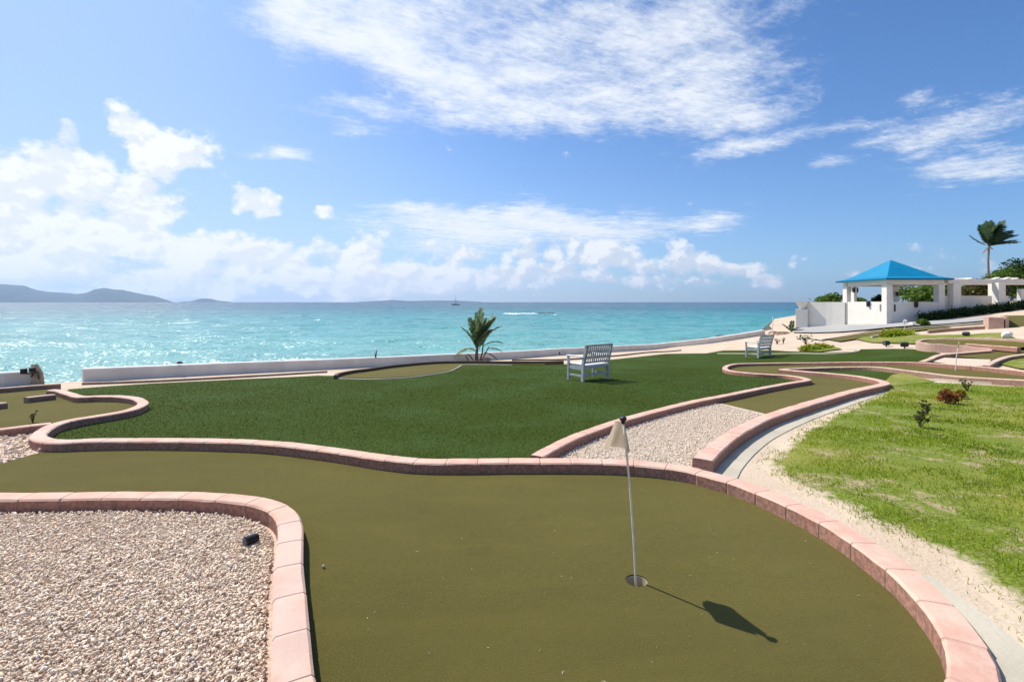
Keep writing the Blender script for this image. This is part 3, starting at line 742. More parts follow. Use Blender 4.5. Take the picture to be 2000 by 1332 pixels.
kerb('kerb', W([(652, 736), (668, 739), (740, 740), (800, 736.8), (860, 728.5), (882, 723.5), (896, 716.5), (908, 712.5), (962, 712), (1000, 712.5)], .02), .05, .025, .05, M_CONC, 'thin pale edging strip between the small putting green and the dark turf', cat='edging', step=.1, bev=.008)
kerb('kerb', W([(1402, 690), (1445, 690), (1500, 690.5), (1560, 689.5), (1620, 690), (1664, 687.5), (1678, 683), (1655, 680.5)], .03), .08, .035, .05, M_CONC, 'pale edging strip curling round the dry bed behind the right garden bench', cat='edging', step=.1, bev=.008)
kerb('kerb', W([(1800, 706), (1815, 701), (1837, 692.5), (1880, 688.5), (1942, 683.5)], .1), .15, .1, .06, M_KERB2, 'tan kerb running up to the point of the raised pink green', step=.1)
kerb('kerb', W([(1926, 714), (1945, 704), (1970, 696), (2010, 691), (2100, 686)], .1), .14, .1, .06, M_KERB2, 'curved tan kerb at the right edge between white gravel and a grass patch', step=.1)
# timber-like barriers on the left green
kerb('barrier', W([(50, 776), (117, 768.5)], K), .12, K, .05, M_KERB2, 'pink brick barrier jutting into the far left green, the one joined to the kerb', cat='barrier', step=.1)
kerb('barrier', W([(-60, 793), (16, 785)], K), .12, K, .05, M_KERB2, 'free standing brick barrier cut by the left picture edge', cat='barrier', step=.1)

# raised putting green with pink wall, at the right
rp_h = [(2060, 666, .29), (1990, 662, .29), (1930, 660, .29), (1870, 660, .29), (1830, 661.5, .29), (1804, 663, .29), (1793, 666, .29), (1800, 668.5, .29), (1824, 671.5, .27), (1872, 674.5, .20), (1915, 679, .13), (1942, 682.5, .10)]
rp = [P(u, v, h) for u, v, h in rp_h]
def rg_h(x, y):
    w = np.array([1 / ((x - p[0]) ** 2 + (y - p[1]) ** 2 + 1e-3) ** 1.5 for p in rp]); return float((w * np.array([q[2] for q in rp_h])).sum() / w.sum())
RG = empty('raised_green', (rp[6][0], rp[6][1], T(*rp[6])), 'raised olive putting green behind a low pink wall, in front of the grass strip', 'raised green')
def local(o, root): o.parent = root; o.matrix_parent_inverse = root.matrix_world.inverted(); return o
RG.location = RG.location; bpy.context.view_layer.update()
w_ = kerb('retaining_wall', rp, .14, .29, .05, M_PINKW, '', parent=None, step=.1, zf=lambda x, y: T(x, y) + rg_h(x, y)); local(w_, RG)
s_ = fill('putting_surface', rp + W([(1990, 680), (2060, 680)], .1), .20, M_GREEN, .6, kind=None, zf=lambda x, y: T(x, y) + rg_h(x, y) - .06); local(s_, RG)
w_ = kerb('inner_kerb', W([(1888, 671), (1930, 674), (1992, 678.5)], .2), .10, .2, -.06, M_KERB, '', step=.1); local(w_, RG)

# raised ramp block at far right
b0 = P(1931, 642, 0); b1 = P(1962, 644.5, 0)
RB = empty('ramp_block', (b1[0], b1[1], T(*b1)), 'pink block ramp with an olive felt slope at the right edge below the pergola', 'ramp'); bpy.context.view_layer.update()
d = (Vector(b1) - Vector(b0)); L_ = d.length; d.normalize(); nrm_ = Vector((-d.y, d.x))
def prism(foot, z0, z1, mat, name, parent):
    n = len(foot); V = [(x, y, z0) for x, y in foot] + [(x, y, z1) for x, y in foot]
    Fa = [tuple(range(n - 1, -1, -1)), tuple(range(n, 2 * n))] + [(i, (i + 1) % n, n + (i + 1) % n, n + i) for i in range(n)]
    o = mesh_obj(name, V, Fa, mat)
    if parent: local(o, parent)
    return o
zb = T(*b0)
c_ = Vector(b0) + Vector((.78, -.62)) * .47; nrm_ = Vector((.62, .78))
f1_ = [tuple(Vector(b0)), tuple(c_), tuple(c_ + nrm_ * 1.6), tuple(Vector(b0) + nrm_ * 1.6)]
prism(f1_, zb - .2, zb + .48, M_PINKW, 'side_block', RB)
e0 = c_ + Vector((.02, -.04)); e1 = e0 + Vector((3.0, -1.2)); e2 = e1 + Vector((1.7, 1.9)); e3 = e0 + Vector((1.7, 1.9))
V = [(e0.x + .16, e0.y, zb + .10), (e1.x, e1.y, zb + .10), (e2.x, e2.y, zb + .62), (e3.x + .16, e3.y, zb + .52)]
V += [(x, y, z - .1) for x, y, z in V]
o = mesh_obj('felt_slope', V, [(0, 1, 2, 3), (7, 6, 5, 4), (0, 4, 5, 1), (1, 5, 6, 2), (2, 6, 7, 3), (3, 7, 4, 0)], M_GREEN); local(o, RB)
prism([tuple(e0), tuple(e0 + Vector((.15, 0))), tuple(e3 + Vector((.15, 0))), tuple(e3)], zb - .1, zb + .50, M_PINKW, 'edge_kerb', RB)
kerb('kerb', W([(1812, 645), (1850, 641.5), (1890, 638.5), (1929, 636)], .12), .12, .12, .05, M_KERB2, 'raised tan kerb leading up to the ramp block below the hedge', step=.12)
kerb('kerb', W([(1775, 640), (1830, 635.5), (1880, 632), (1931, 628)], .1), .10, .1, .05, M_CONC, 'thin pale kerb along the foot of the dark hedge', step=.12)
kerb('kerb', W([(1607, 662), (1640, 657.5), (1670, 653), (1700, 648.5), (1740, 643.5), (1780, 641)], .07), .12, .07, .05, M_KERB2, 'tan kerb between the gazebo slab and the lane below it', step=.12)
kerb('kerb', W([(1702, 656), (1722, 653), (1744, 650)], .12), .10, .12, .05, M_CONC, 'short pale kerb with a dark face beside the bright grass mound', step=.1)

# ------------------------------------------------------------------ sea walls
def wall_run(name, pts, th, h, mat, label):
    n = len(pts); V = []; Fa = []
    prof = [(-th / 2, -.15), (-th / 2, h - .03), (-th / 2 + .03, h), (th / 2 - .03, h), (th / 2, h - .03), (th / 2, -2.2)]
    m = len(prof)
    for i in range(n):
        a, c = pts[max(i - 1, 0)], pts[min(i + 1, n - 1)]; d = Vector((c[0] - a[0], c[1] - a[1])).normalized(); r = Vector((d.y, -d.x))
        x, y = pts[i]; z = T(x, y)
        for q, zz_ in prof:
            V.append((x - r.x * q, y - r.y * q, z + zz_ + (.012 * mnoise.noise(Vector((x * .4, y * .4, 2))) if zz_ > 0 else 0)))
    for i in range(n - 1):
        for k in range(m - 1): Fa.append((i * m + k, (i + 1) * m + k, (i + 1) * m + k + 1, i * m + k + 1))
    Fa.append(tuple(range(m))); Fa.append(tuple((n - 1) * m + k for k in range(m - 1, -1, -1)))
    o = mesh_obj(name, V, Fa, mat); tag(o, label, 'sea wall'); return o
SW_h = .31
sw = W([(162, 744.5), (300, 736.5), (480, 727.5), (700, 717), (860, 708), (940, 703.5), (1020, 698.5), (1100, 692.5), (1200, 686.5), (1300, 679), (1380, 670.5), (1440, 662), (1495, 653)])
sw = [(x - .10, y + .10) for x, y in sw]
wall_run('sea_wall', spline(sw, .5), .28, SW_h, M_WALL, 'long low white sea wall between the garden and the turquoise water')
sw2 = W([(-420, 775), (-200, 764), (0, 755), (56, 750.5)]); sw2 = [(x - .25, y + .25) for x, y in sw2]
wall_run('sea_wall', spline(sw2, .5), .28, .30, M_WALL, 'short white sea wall piece cut by the left picture edge')

# path strip of sand in front of the wall has two thin brick lines
kerb('kerb', W([(160, 747), (300, 742), (480, 733), (640, 724)], .03), .07, .03, .05, M_KERB2, 'thin brown edging line in the sand below the left half of the sea wall', cat='edging', step=.15)
kerb('kerb', W([(1000, 702), (1100, 701), (1200, 694), (1270, 687), (1330, 683)], .03), .07, .03, .05, M_TWIG, 'thin dark edging line in the sand behind the left garden bench', cat='edging', step=.15)

# ------------------------------------------------------------------ flagstick, flag, cup
FL = empty('flagstick', (HOLE[0], HOLE[1], 0), 'near flagstick with a cream flag standing in the hole', 'golf flag')
pb = Vector((0, 0, -.10)); pt = Vector((-.072, .0, .865))
pts = [pb.lerp(pt, q) + Vector((.010 * math.sin(q * math.pi), 0, 0)) for q in np.linspace(0, 1, 10)]
mb = MB(); mb.tube(pts, .0058, 10); mb.build('pole', M_ROD, FL, True)
mb = MB(); c = pt
mb.tube([c + Vector((0, 0, -.022)), c + Vector((0, 0, -.010)), c + Vector((0, 0, 0)), c + Vector((0, 0, .012)), c + Vector((-.001, 0, .018))], [.008, .010, .019, .019, .010], 14)
mb.build('cap', M_BLACK, FL)
# flag: a limp cloth folded back on itself; bottom rim loop and top loop close to the pole (local to FL)
bot = [(-.052, .0, .0), (-.03, .05, 0), (-.012, .10, .0), (-.05, .135, 0), (-.08, .16, 0), (-.12, .172, 0), (-.150, .158, 0), (-.156, .09, 0), (-.150, .02, 0)]
bz = .682
top = [(-.068, .0), (-.064, .012), (-.062, .026), (-.072, .038), (-.082, .044), (-.094, .048), (-.106, .044), (-.109, .026), (-.104, .010)]
nr = 14; V = []; Fa = []; sub = 5
def cr(L, q):
    i = min(int(q), len(L) - 2); f = q - i; p0 = Vector(L[max(i - 1, 0)]); p1 = Vector(L[i]); p2 = Vector(L[i + 1]); p3 = Vector(L[min(i + 2, len(L) - 1)])
    return .5 * ((2 * p1) + (p2 - p0) * f + (2 * p0 - 5 * p1 + 4 * p2 - p3) * f * f + (3 * p1 - p0 - 3 * p2 + p3) * f ** 3)
nc = (len(bot) - 1) * sub + 1
for r_ in range(nr + 1):
    q = r_ / nr
    for k in range(nc):
        b_ = cr(bot, k / sub); tp = cr([(a, b, 0) for a, b in top], k / sub)
        s = q ** .92
        z = bz + (.846 - bz) * q - (.012 * math.sin(k / nc * math.pi) * (1 - q))
        w = .004 * math.sin(k * .55 + q * 2) * (1 - q)
        s2 = q ** .62; V.append((b_.x * (1 - s) + tp.x * s + w, b_.y * (1 - s2) + tp.y * s2 + w, z))
for r_ in range(nr):
    for k in range(nc - 1): Fa.append((r_ * nc + k, r_ * nc + k + 1, (r_ + 1) * nc + k + 1, (r_ + 1) * nc + k))
fo_ = mesh_obj('flag', V, Fa, M_CLOTH, FL, True)
CUPR = HR - .001
mb = MB(); n = 40; V = []; Fa = []
for z, r_ in ((-.009, CUPR + .002), (-.009, CUPR - .0015), (-.085, CUPR - .004)):
    for k in range(n): V.append((HOLE[0] + r_ * math.cos(2 * math.pi * k / n), HOLE[1] + r_ * math.sin(2 * math.pi * k / n), z))
for i in range(2):
    for k in range(n): Fa.append((i * n + k, i * n + (k + 1) % n, (i + 1) * n + (k + 1) % n, (i + 1) * n + k))
Fa.append(tuple(2 * n + k for k in range(n)))
o = mesh_obj('hole_cup', V, Fa, M_CUP); tag(o, 'cream lined round hole in the near putting green under the flagstick', 'golf hole')

# ------------------------------------------------------------------ stones
def ico(sub):
    bm = bmesh.new(); bmesh.ops.create_icosphere(bm, subdivisions=sub, radius=1); bm.verts.index_update()
    V = np.array([v.co[:] for v in bm.verts]); Fa = np.array([[v.index for v in f.verts] for f in bm.faces]); bm.free(); return V, Fa
def stones(name, poly, density, rmin, rmax, mat, sub=1, off=0.0, wfun=None, label='gravel', pile=.015, zf=None):
    A_ = np.array(poly); lo = A_.min(0); hi = A_.max(0)
    N = int((hi[0] - lo[0]) * (hi[1] - lo[1]) * density)
    X = RNG.uniform(lo[0], hi[0], N); Y = RNG.uniform(lo[1], hi[1], N); k = inside_mask(poly, X, Y)
    if wfun is not None: k &= RNG.random(N) < wfun(X, Y)
    X = X[k]; Y = Y[k]; N = len(X)
    base, Fi = ico(sub); S = 8; shapes = []
    for s in range(S):
        r_ = np.random.default_rng(s + 50); d = 1 + .42 * np.array([mnoise.noise(Vector(v) * 1.3 + Vector((s * 7, 0, 0))) for v in base]) * 2 + r_.normal(0, .26, len(base))
        shapes.append(base * d[:, None])
    shapes = np.array(shapes); si = RNG.integers(0, S, N); Vs = shapes[si]
    rad = rmin + (rmax - rmin) * RNG.random(N) ** 2.8
    sc = rad[:, None] * np.stack([RNG.uniform(.8, 1.5, N), RNG.uniform(.6, 1.1, N), RNG.uniform(.45, .8, N)], 1)
    Vs = Vs * sc[:, None, :]
    # random rotation
    q = RNG.normal(size=(N, 4)); q[:, 1] *= .35; q[:, 2] *= .35; q /= np.linalg.norm(q, axis=1)[:, None]
    w, x, y, z = q.T
    Rm = np.stack([1 - 2 * (y * y + z * z), 2 * (x * y - z * w), 2 * (x * z + y * w), 2 * (x * y + z * w), 1 - 2 * (x * x + z * z), 2 * (y * z - x * w), 2 * (x * z - y * w), 2 * (y * z + x * w), 1 - 2 * (x * x + y * y)], 1).reshape(N, 3, 3)
    Vs = np.einsum('nij,nkj->nki', Rm, Vs)
    Z = np.array([T(a, b) for a, b in zip(X, Y)]) + off + RNG.uniform(0, pile, N) + rad * .25
    Vs = Vs + np.stack([X, Y, Z], 1)[:, None, :]
    nv = base.shape[0]; Fa = (Fi[None] + (np.arange(N) * nv)[:, None, None]).reshape(-1, 3)
    at = np.repeat(np.clip(RNG.normal(.58, .2, N), 0, 1), nv)
    o = np_mesh(name, Vs.reshape(-1, 3), Fa, 3, mat, None, False, at); tag(o, label, 'gravel', kind='stuff'); return o
def shrink(poly, c, k): return [((x - c[0]) * k + c[0], (y - c[1]) * k + c[1]) for x, y in poly]
def inset(pathpts, d):
    r_ = []
    for i, p in enumerate(pathpts):
        a = pathpts[max(i - 1, 0)]; b = pathpts[min(i + 1, len(pathpts) - 1)]; v = Vector((b[0] - a[0], b[1] - a[1])).normalized()
        r_.append((p[0] + v.y * d, p[1] - v.x * d))
    return r_
Ain = inset([p for p in As if p[1] > .9], .10)
bed_in = Ain + [(-2, .9), (-5.2, 2.2), (-5.2, 3.1)]
stones('coral_gravel', bed_in, 21000, .0018, .0100, M_STONE, 1, .004, lambda X, Y: np.clip(1.25 - .22 * (np.hypot(X, Y) - 2), .25, 1), 'pinkish coral rubble filling the bed in the left foreground')
stones('coral_gravel', bedL, 500, .008, .022, M_STONE, 1, .0, None, 'coral rubble patch under the far left kerb point')
Cc = wedge
stones('white_gravel', shrink(wedge, (np.mean([p[0] for p in wedge]), np.mean([p[1] for p in wedge])), .95), 3600, .003, .010, M_STONE2, 1, .0, None, 'pale gravel wedge between the dark turf kerb and the broad kerb')

# ------------------------------------------------------------------ grass blades
def blades(name, poly, N, h0, h1, w, mat, wfun=None, off=0.0, lean=.6, colf=None, label='', pow_=1.0, ymax=1e9, zf=None):
    A_ = np.array(poly); lo = A_.min(0); hi = A_.max(0)
    X = RNG.uniform(lo[0], hi[0], N * 3); Y = RNG.uniform(lo[1], hi[1], N * 3)
    k = inside_mask(poly, X, Y) & (Y < ymax) & (Y > .9) & (np.abs(X) < Y * 1.18 + .4); X = X[k]; Y = Y[k]
    d = np.hypot(X, Y); pr = np.clip((d.min() / d) ** pow_, 0, 1)
    if wfun is not None: pr = pr * wfun(X, Y)
    k = RNG.random(len(X)) < pr; X = X[k][:N]; Y = Y[k][:N]; n = len(X); d = np.hypot(X, Y)
    Z = np.array([(zf or (lambda p, q: T(p, q) + off))(a, b) for a, b in zip(X, Y)])
    hh = RNG.uniform(h0, h1, n); an = RNG.uniform(0, 2 * np.pi, n); la = RNG.uniform(0, 2 * np.pi, n); le = RNG.uniform(0, lean, n) * hh
    ww = w * RNG.uniform(.6, 1.3, n) * np.clip(d / 4, 1, 2.6)
    bx = np.cos(an) * ww / 2; by = np.sin(an) * ww / 2
    V = np.empty((n, 3, 3)); V[:, 0] = np.stack([X - bx, Y - by, Z], 1); V[:, 1] = np.stack([X + bx, Y + by, Z], 1)
    V[:, 2] = np.stack([X + np.cos(la) * le, Y + np.sin(la) * le, Z + hh], 1)
    c = RNG.random(n) if colf is None else colf(X, Y, n)
    o = np_mesh(name, V.reshape(-1, 3), np.arange(n * 3).reshape(-1, 3), 3, mat, None, False, np.repeat(np.clip(c, 0, 1), 3))
    tag(o, label, 'grass', kind='stuff'); return o

def nz(X, Y, s, seed=0):
    return np.array([mnoise.noise(Vector((a * s, b * s, seed))) for a, b in zip(X, Y)])
def lawn_w(X, Y):
    a = nz(X, Y, 1.1, 3) + .6 * nz(X, Y, 3.7, 8) + .35 * nz(X, Y, 11, 1)
    # distance to the lawn's edge thins it out
    e = np.full(len(X), 9.0)
    for p in lawn_edge[1::2]: e = np.minimum(e, np.hypot(X - p[0], Y - p[1]))
    near = np.clip(e / .2, .05, 1)
    return np.clip(.50 - a * 1.5, .03, 1) * near
def lawn_c(X, Y, n):
    return .38 + .30 * nz(X, Y, .8, 20) + .25 * nz(X, Y, 2.6, 5) + RNG.normal(0, .15, n)
big_lawn = W([(1742, 755), (1830, 748), (2150, 765)]) + [(9, .9), (1.6, .9)] + W([(1960, 1290), (1900, 1165), (1800, 1085), (1700, 1035), (1600, 985), (1500, 942), (1440, 915), (1450, 888), (1500, 855), (1600, 806), (1700, 770)])
blades('grass', lawn_poly, 230000, .012, .040, .005, M_BLADE, lawn_w, LAWN_OFF - .002, 1.0, lawn_c, 'patchy short grass on the sunlit lawn', 1.1, zf=lawn_z)
blades('grass', big_lawn, 22000, .008, .022, .005, M_BLADE, lambda X, Y: np.clip(.3 + 2.2 * nz(X, Y, 3.2, 40), 0, 1), -.03, 1.1, lawn_c, 'sparse weeds in the sandy rim of the lawn', .6)
turf_in = turf_poly
def turf_c(X, Y, n):
    return .38 + .34 * nz(X, Y, .6, 30) + .12 * nz(X, Y * 3, 2.2, 31) + np.clip((6.2 - Y) * .10, 0, .14) + RNG.normal(0, .16, n) + (RNG.random(n) < .02) * .5
blades('turf_fibres', turf_in, 330000, .010, .024, .0045, M_TURFB, None, -.002, .9, turf_c, 'short dark green fibres of the artificial turf', 1.6, 16)

# ------------------------------------------------------------------ foliage
def leaves_mesh(name, centers, radii, N, size, mat, parent, shell=.55, flat=.6, col_shift=0, drop=0):
    """leaf quads in lumpy clusters"""
    C_ = np.array(centers, float); Rr = np.array(radii, float); pv = Rr ** 2; pv /= pv.sum()
    i = RNG.choice(len(C_), N, p=pv); v = RNG.normal(size=(N, 3)); v /= np.linalg.norm(v, axis=1)[:, None]
    r_ = Rr[i] * (shell + (1 - shell) * RNG.random(N)) * (1 + .25 * RNG.normal(size=N)); c = C_[i] + v * r_[:, None] * np.array([1, 1, .85])
    a = RNG.normal(size=(N, 3)); a[:, 2] *= flat; a /= np.linalg.norm(a, axis=1)[:, None]
    b = np.cross(a, RNG.normal(size=(N, 3))); b /= np.linalg.norm(b, axis=1)[:, None]
    s = size * RNG.uniform(.6, 1.5, N)[:, None]
    V = np.stack([c - a * s, c + b * s * .45, c + a * s, c - b * s * .45], 1)
    clump = nz(c[:, 0] + c[:, 1], c[:, 2] * 1.3, 1.6, 5) * .35
    at = np.repeat(np.clip(.45 + clump + RNG.normal(0, .2, N) + col_shift, 0, 1), 4)
    return np_mesh(name, V.reshape(-1, 3), np.arange(N * 4).reshape(-1, 4), 4, mat, parent, False, at)

def shrub(name, x, y, z, w, h, mat, label, cat='shrub', group=None, N=1500, size=.05, trunk=True, nb=9, dd=None, stems=5):
    root = empty(name, (x, y, z), label, cat, group)
    rr = random.Random(int(x * 97 + y * 31)); cs = []; rs = []
    for k in range(nb):
        a = rr.uniform(0, 6.28); q = rr.uniform(0, 1) ** .6
        cs.append((math.cos(a) * q * w * .34, math.sin(a) * q * (dd or w) * .34, h * rr.uniform(.32, .80))); rs.append(rr.uniform(.16, .27) * min(w, h * 1.2))
    leaves_mesh('foliage', cs, rs, N, size, mat, root)
    if trunk:
        mb = MB()
        for c in cs[:stems]:
            mb.tube([(c[0] * .1, c[1] * .1, -.05), (c[0] * .5, c[1] * .5, c[2] * .5), c], [h * .035, h * .025, h * .01], 5)
        mb.build('stem', M_TWIG, root)
    return root

def twig_plant(x, y, z, w, h, mat, label, group=None, N=120, size=.03):
    root = empty('small_plant', (x, y, z), label, 'plant', group); rr = random.Random(int(x * 131 + y * 57)); mb = MB(); tips = []
    for k in range(11):
        a = rr.uniform(0, 6.28); q = rr.uniform(.2, 1) * w / 2; hh = h * rr.uniform(.55, 1)
        p = [(0, 0, -.03), (math.cos(a) * q * .35, math.sin(a) * q * .35, hh * .45), (math.cos(a) * q, math.sin(a) * q, hh)]
        mb.tube(p, [h * .028, h * .02, h * .009], 5); tips.append(p[2]); tips.append(((p[1][0] + p[2][0]) / 2, (p[1][1] + p[2][1]) / 2, (p[1][2] + p[2][2]) / 2))
    mb.build('stem', M_TWIG, root)
    leaves_mesh('leaves', tips, [w * .10] * len(tips), N, size, mat, root, .1)
    return root

# ------------------------------------------------------------------ lawn plants
def gpos(u, v, off=0): x, y = P(u, v, off); return x, y, T(x, y)
x, y, z = gpos(1846, 789); shrub('small_shrub', x, y, z, .36, .27, M_LEAFR, 'rust red low shrub on the lawn', N=1200, size=.022, nb=12)
x, y, z = gpos(1868, 779); shrub('small_shrub', x, y, z, .34, .21, M_LEAFY, 'golden low shrub right behind the rust red one on the lawn', N=900, size=.022, nb=10)
x, y, z = gpos(1797, 836); twig_plant(x, y, z, .26, .26, M_LEAFT, 'nearest bushy twig plant on the lawn, in front of the red shrub', N=300, size=.022)
x, y, z = gpos(1811, 812); twig_plant(x, y, z, .2, .24, M_LEAFT, 'grey twig plant just behind the nearest twig plant on the lawn', N=180, size=.02)
x, y, z = gpos(1889, 765); twig_plant(x, y, z, .26, .23, M_LEAFT, 'twig plant with open stems behind the golden shrub', N=160, size=.022)
x, y, z = gpos(1880, 749); twig_plant(x, y, z, .16, .12, M_LEAFT, 'tiny bent twig plant at the long tan kerb behind the lawn shrubs', N=40, size=.02)
x, y, z = gpos(64, 825); twig_plant(x, y, z, .14, .16, M_TWIG, 'bare dry twig plant at the kerb of the far left green', N=12, size=.02)

# ------------------------------------------------------------------ young palm by the wall
def frond(mb_leaf, mb_r, p0, dirv, up0, L, nl, ll, lw, droop, side=(0, 0, 0), fold=.5):
    d = Vector(dirv).normalized(); pts = []; p = Vector(p0); n = 12
    for i in range(n + 1):
        pts.append(p.copy()); d = (d + Vector((side[0], side[1], side[2] - droop)) * (1.0 / n)).normalized(); p = p + d * L / n
    mb_r.tube(pts, [.5 * lw * (1 - .8 * i / n) for i in range(n + 1)], 5)
    for k in range(nl):
        q = .12 + .88 * k / nl; i = min(int(q * n), n - 1); f = q * n - i; c = pts[i].lerp(pts[i + 1], f); t_ = (pts[i + 1] - pts[i]).normalized()
        s_ = t_.cross(Vector((0, 0, 1)));
        if s_.length < .1: s_ = t_.cross(Vector((1, .3, 0)))
        s_.normalize(); u_ = s_.cross(t_).normalized(); ln = ll * (math.sin(math.pi * (q * .82 + .12)) ** .6) * random.uniform(.8, 1.1)
        for sg in (-1, 1):
            dv = (s_ * sg * 1 + t_ * .75 + u_ * fold + Vector(side) * .5 + Vector((random.uniform(-.12, .12),) * 3)).normalized()
            m_ = c + dv * ln * .5 + Vector((0, 0, -ln * .03)); e_ = c + dv * ln + Vector(side) * ln * .3 + Vector((0, 0, -ln * .22)); wv = t_ * lw * 1.0
            mb_leaf.add([c - wv * .4, m_ - wv, e_, m_ + wv, c + wv * .4], [(0, 1, 2, 3, 4)])

def add_rnd(o, lo, hi):
    me = o.data; a = me.attributes.new('rnd', 'FLOAT', 'POINT'); n = len(me.vertices); v = np.repeat(np.clip(RNG.uniform(lo, hi, n // 5 + 1), 0, 1), 5)[:n]
    a.data.foreach_set('value', v.astype(np.float32))

x, y, z = gpos(931, 706.5); YP = empty('young_palm', (x, y, z), 'young wind-blown palm standing before the sea wall left of the bench', 'palm tree')
mb = MB(); mb.tube([(0, 0, -.05), (.0, 0, .3), (.02, 0, .6), (.05, 0, .95)], [.075, .06, .05, .04], 8)
mb.tube([(.12, .05, -.05), (.22, .05, .35), (.26, .05, .7)], [.045, .035, .02], 7); mb.tube([(.2, -.05, -.05), (.3, -.05, .25), (.5, -.03, .62)], [.04, .03, .015], 7)
mb.build('trunk', M_BARK, YP, True)
lf = MB(); rb = MB()
for (p0, dv, L, nl, ll, dr, sd_) in [
    ((.02, 0, .6), (.05, .1, 1), 1.55, 34, .46, .15, (.10, 0, 0)), ((.02, .03, .6), (.22, .05, 1), 1.45, 34, .48, .35, (.35, 0, 0)),
    ((.0, 0, .5), (-.12, .05, 1), 1.45, 32, .44, .10, (.12, 0, 0)), ((.05, 0, .6), (.4, -.1, 1), 1.25, 30, .44, .7, (.5, 0, 0)),
    ((.0, 0, .5), (-.35, 0, .9), 1.1, 26, .38, .9, (0, 0, 0)), ((0, 0, .45), (-.9, .1, .5), .95, 22, .34, 1.5, (.1, 0, 0)),
    ((.05, 0, .7), (.3, .2, 1), 1.3, 30, .42, .25, (.4, 0, 0)), ((.25, .05, .6), (.7, 0, .75), .85, 18, .32, 1.2, (.4, 0, 0)),
    ((.4, 0, .5), (.9, .1, .35), .6, 14, .28, 1.0, (.3, 0, 0)), ((0, 0, .4), (-.5, -.2, .5), .7, 18, .30, 1.6, (0, 0, 0)), ((.0, 0, .5), (-.25, .1, 1), 1.3, 30, .42, .3, (.05, 0, 0)),
    ((.1, 0, .5), (.2, -.2, 1), .9, 24, .36, .6, (.3, 0, 0))]:
    frond(lf, rb, p0, dv, None, L, int(nl * 1.5), ll * 1.05, .026, dr, sd_, .25)
for k in range(9):
    a = random.uniform(-.36, .38); frond(lf, rb, (random.uniform(-.03, .08), random.uniform(-.08, .08), random.uniform(.4, .75)), (a, random.uniform(-.25, .25), 1), None, random.uniform(.9, 1.35), 44, .40, .022, random.uniform(.1, .6), (.12 + .5 * max(a, 0), 0, 0), random.uniform(-.1, .4))
o = lf.build('leaves', M_PALM, YP); add_rnd(o, .1, 1); rb.build('frond_stems', M_BARK, YP, True)
lf = MB(); rb = MB()
for (p0, dv, L) in [((.3, -.1, .38), (1, -.05, .10), .62), ((.3, -.15, .1), (.9, -.2, .2), .45), ((-.1, -.1, .02), (-.35, -.1, .9), .42), ((-.3, -.12, .0), (-.2, 0, .8), .3), ((.2, -.1, .1), (.6, -.1, .5), .4)]:
    lf = MB(); rb = MB(); frond(lf, rb, p0, dv, None, L, 22, .13, .028, 1.2, (.1, 0, 0), -.2)
    o = lf.build('dry_leaf', M_DRY, YP); add_rnd(o, 0, .35); rb.build('leaf_stem', M_TWIG, o, True)

# ------------------------------------------------------------------ tall palm beyond the pergola
TY = 42.0
def at(u, v, Y): return ((u - 1000) / F * Y, Y, H - (v - HZ) / F * Y)
bx_, by_, _ = at(1930, 552, TY); z0 = T(bx_, by_)
TP = empty('tall_palm', (bx_, by_, z0), 'tall wind-bent palm rising above the white pergola', 'palm tree')
crown_z = at(1930, 482, TY)[2] - z0
mb = MB(); mb.tube([(0, 0, -.3), (.05, 0, crown_z * .4), (-.0, 0, crown_z * .75), (.05, 0, crown_z)], [.11, .09, .075, .085], 10); mb.build('trunk', M_BARK, TP, True)
lf = MB(); rb = MB(); cz = crown_z
for (dv, L, dr, sd_, ll) in [
    ((-.25, 0, 1), 1.9, .05, (.05, 0, 0), .7), ((-.05, .1, 1), 2.2, .1, (.25, 0, 0), .75), ((.12, -.1, 1), 2.3, .3, (.4, 0, 0), .75), ((.25, .1, 1), 2.3, .5, (.5, 0, 0), .75),
    ((.4, 0, 1), 2.3, .8, (.6, 0, 0), .7), ((.8, .1, .7), 2.2, .3, (.3, 0, .0), .7), ((1, 0, .5), 2.2, .35, (.2, 0, 0), .72), ((.9, -.1, .85), 2.3, .5, (.3, 0, 0), .7),
    ((-.12, .3, 1), 2.0, .1, (.2, 0, 0), .7), ((.9, -.3, .45), 2.0, .5, (.2, 0, 0), .7), ((.5, .3, .9), 2.1, .5, (.4, 0, 0), .7), ((.0, -.2, 1), 2.1, .25, (.3, 0, 0), .7)]:
    frond(lf, rb, (.05, 0, cz), dv, None, L * 1.02, 60, ll * 1.1, .05, dr, sd_, .1)
for k in range(3):
    a = random.uniform(-.25, 1.0); frond(lf, rb, (.05, 0, cz), (a, random.uniform(-.3, .3), 1), None, random.uniform(1.6, 2.3), 60, .7, .045, random.uniform(.1, .5), (.15 + .3 * max(a, 0), 0, 0), .1)
frond(lf, rb, (.0, 0, cz + .1), (-1, 0, .35), None, 1.9, 34, .16, .035, -.35, (0, 0, 0), -.3)
o = lf.build('crown', M_PALMD, TP); add_rnd(o, 0, 1); rb.build('frond_stems', M_TWIG, TP, True)
lf = MB(); rb = MB()
frond(lf, rb, (0, 0, cz - .05), (-.7, 0, -.6), None, .75, 14, .14, .04, .3, (0, 0, 0), -.2); rb.build('dry_stem', M_TWIG, TP, True); rb = MB(); frond(lf, rb, (.05, 0, cz), (.8, 0, -.3), None, .45, 10, .12, .05, .3, (0, 0, 0), -.2)
o = lf.build('dry_leaves', M_DRY, TP); add_rnd(o, 0, .5); rb.build('dry_stem', M_TWIG, TP, True)

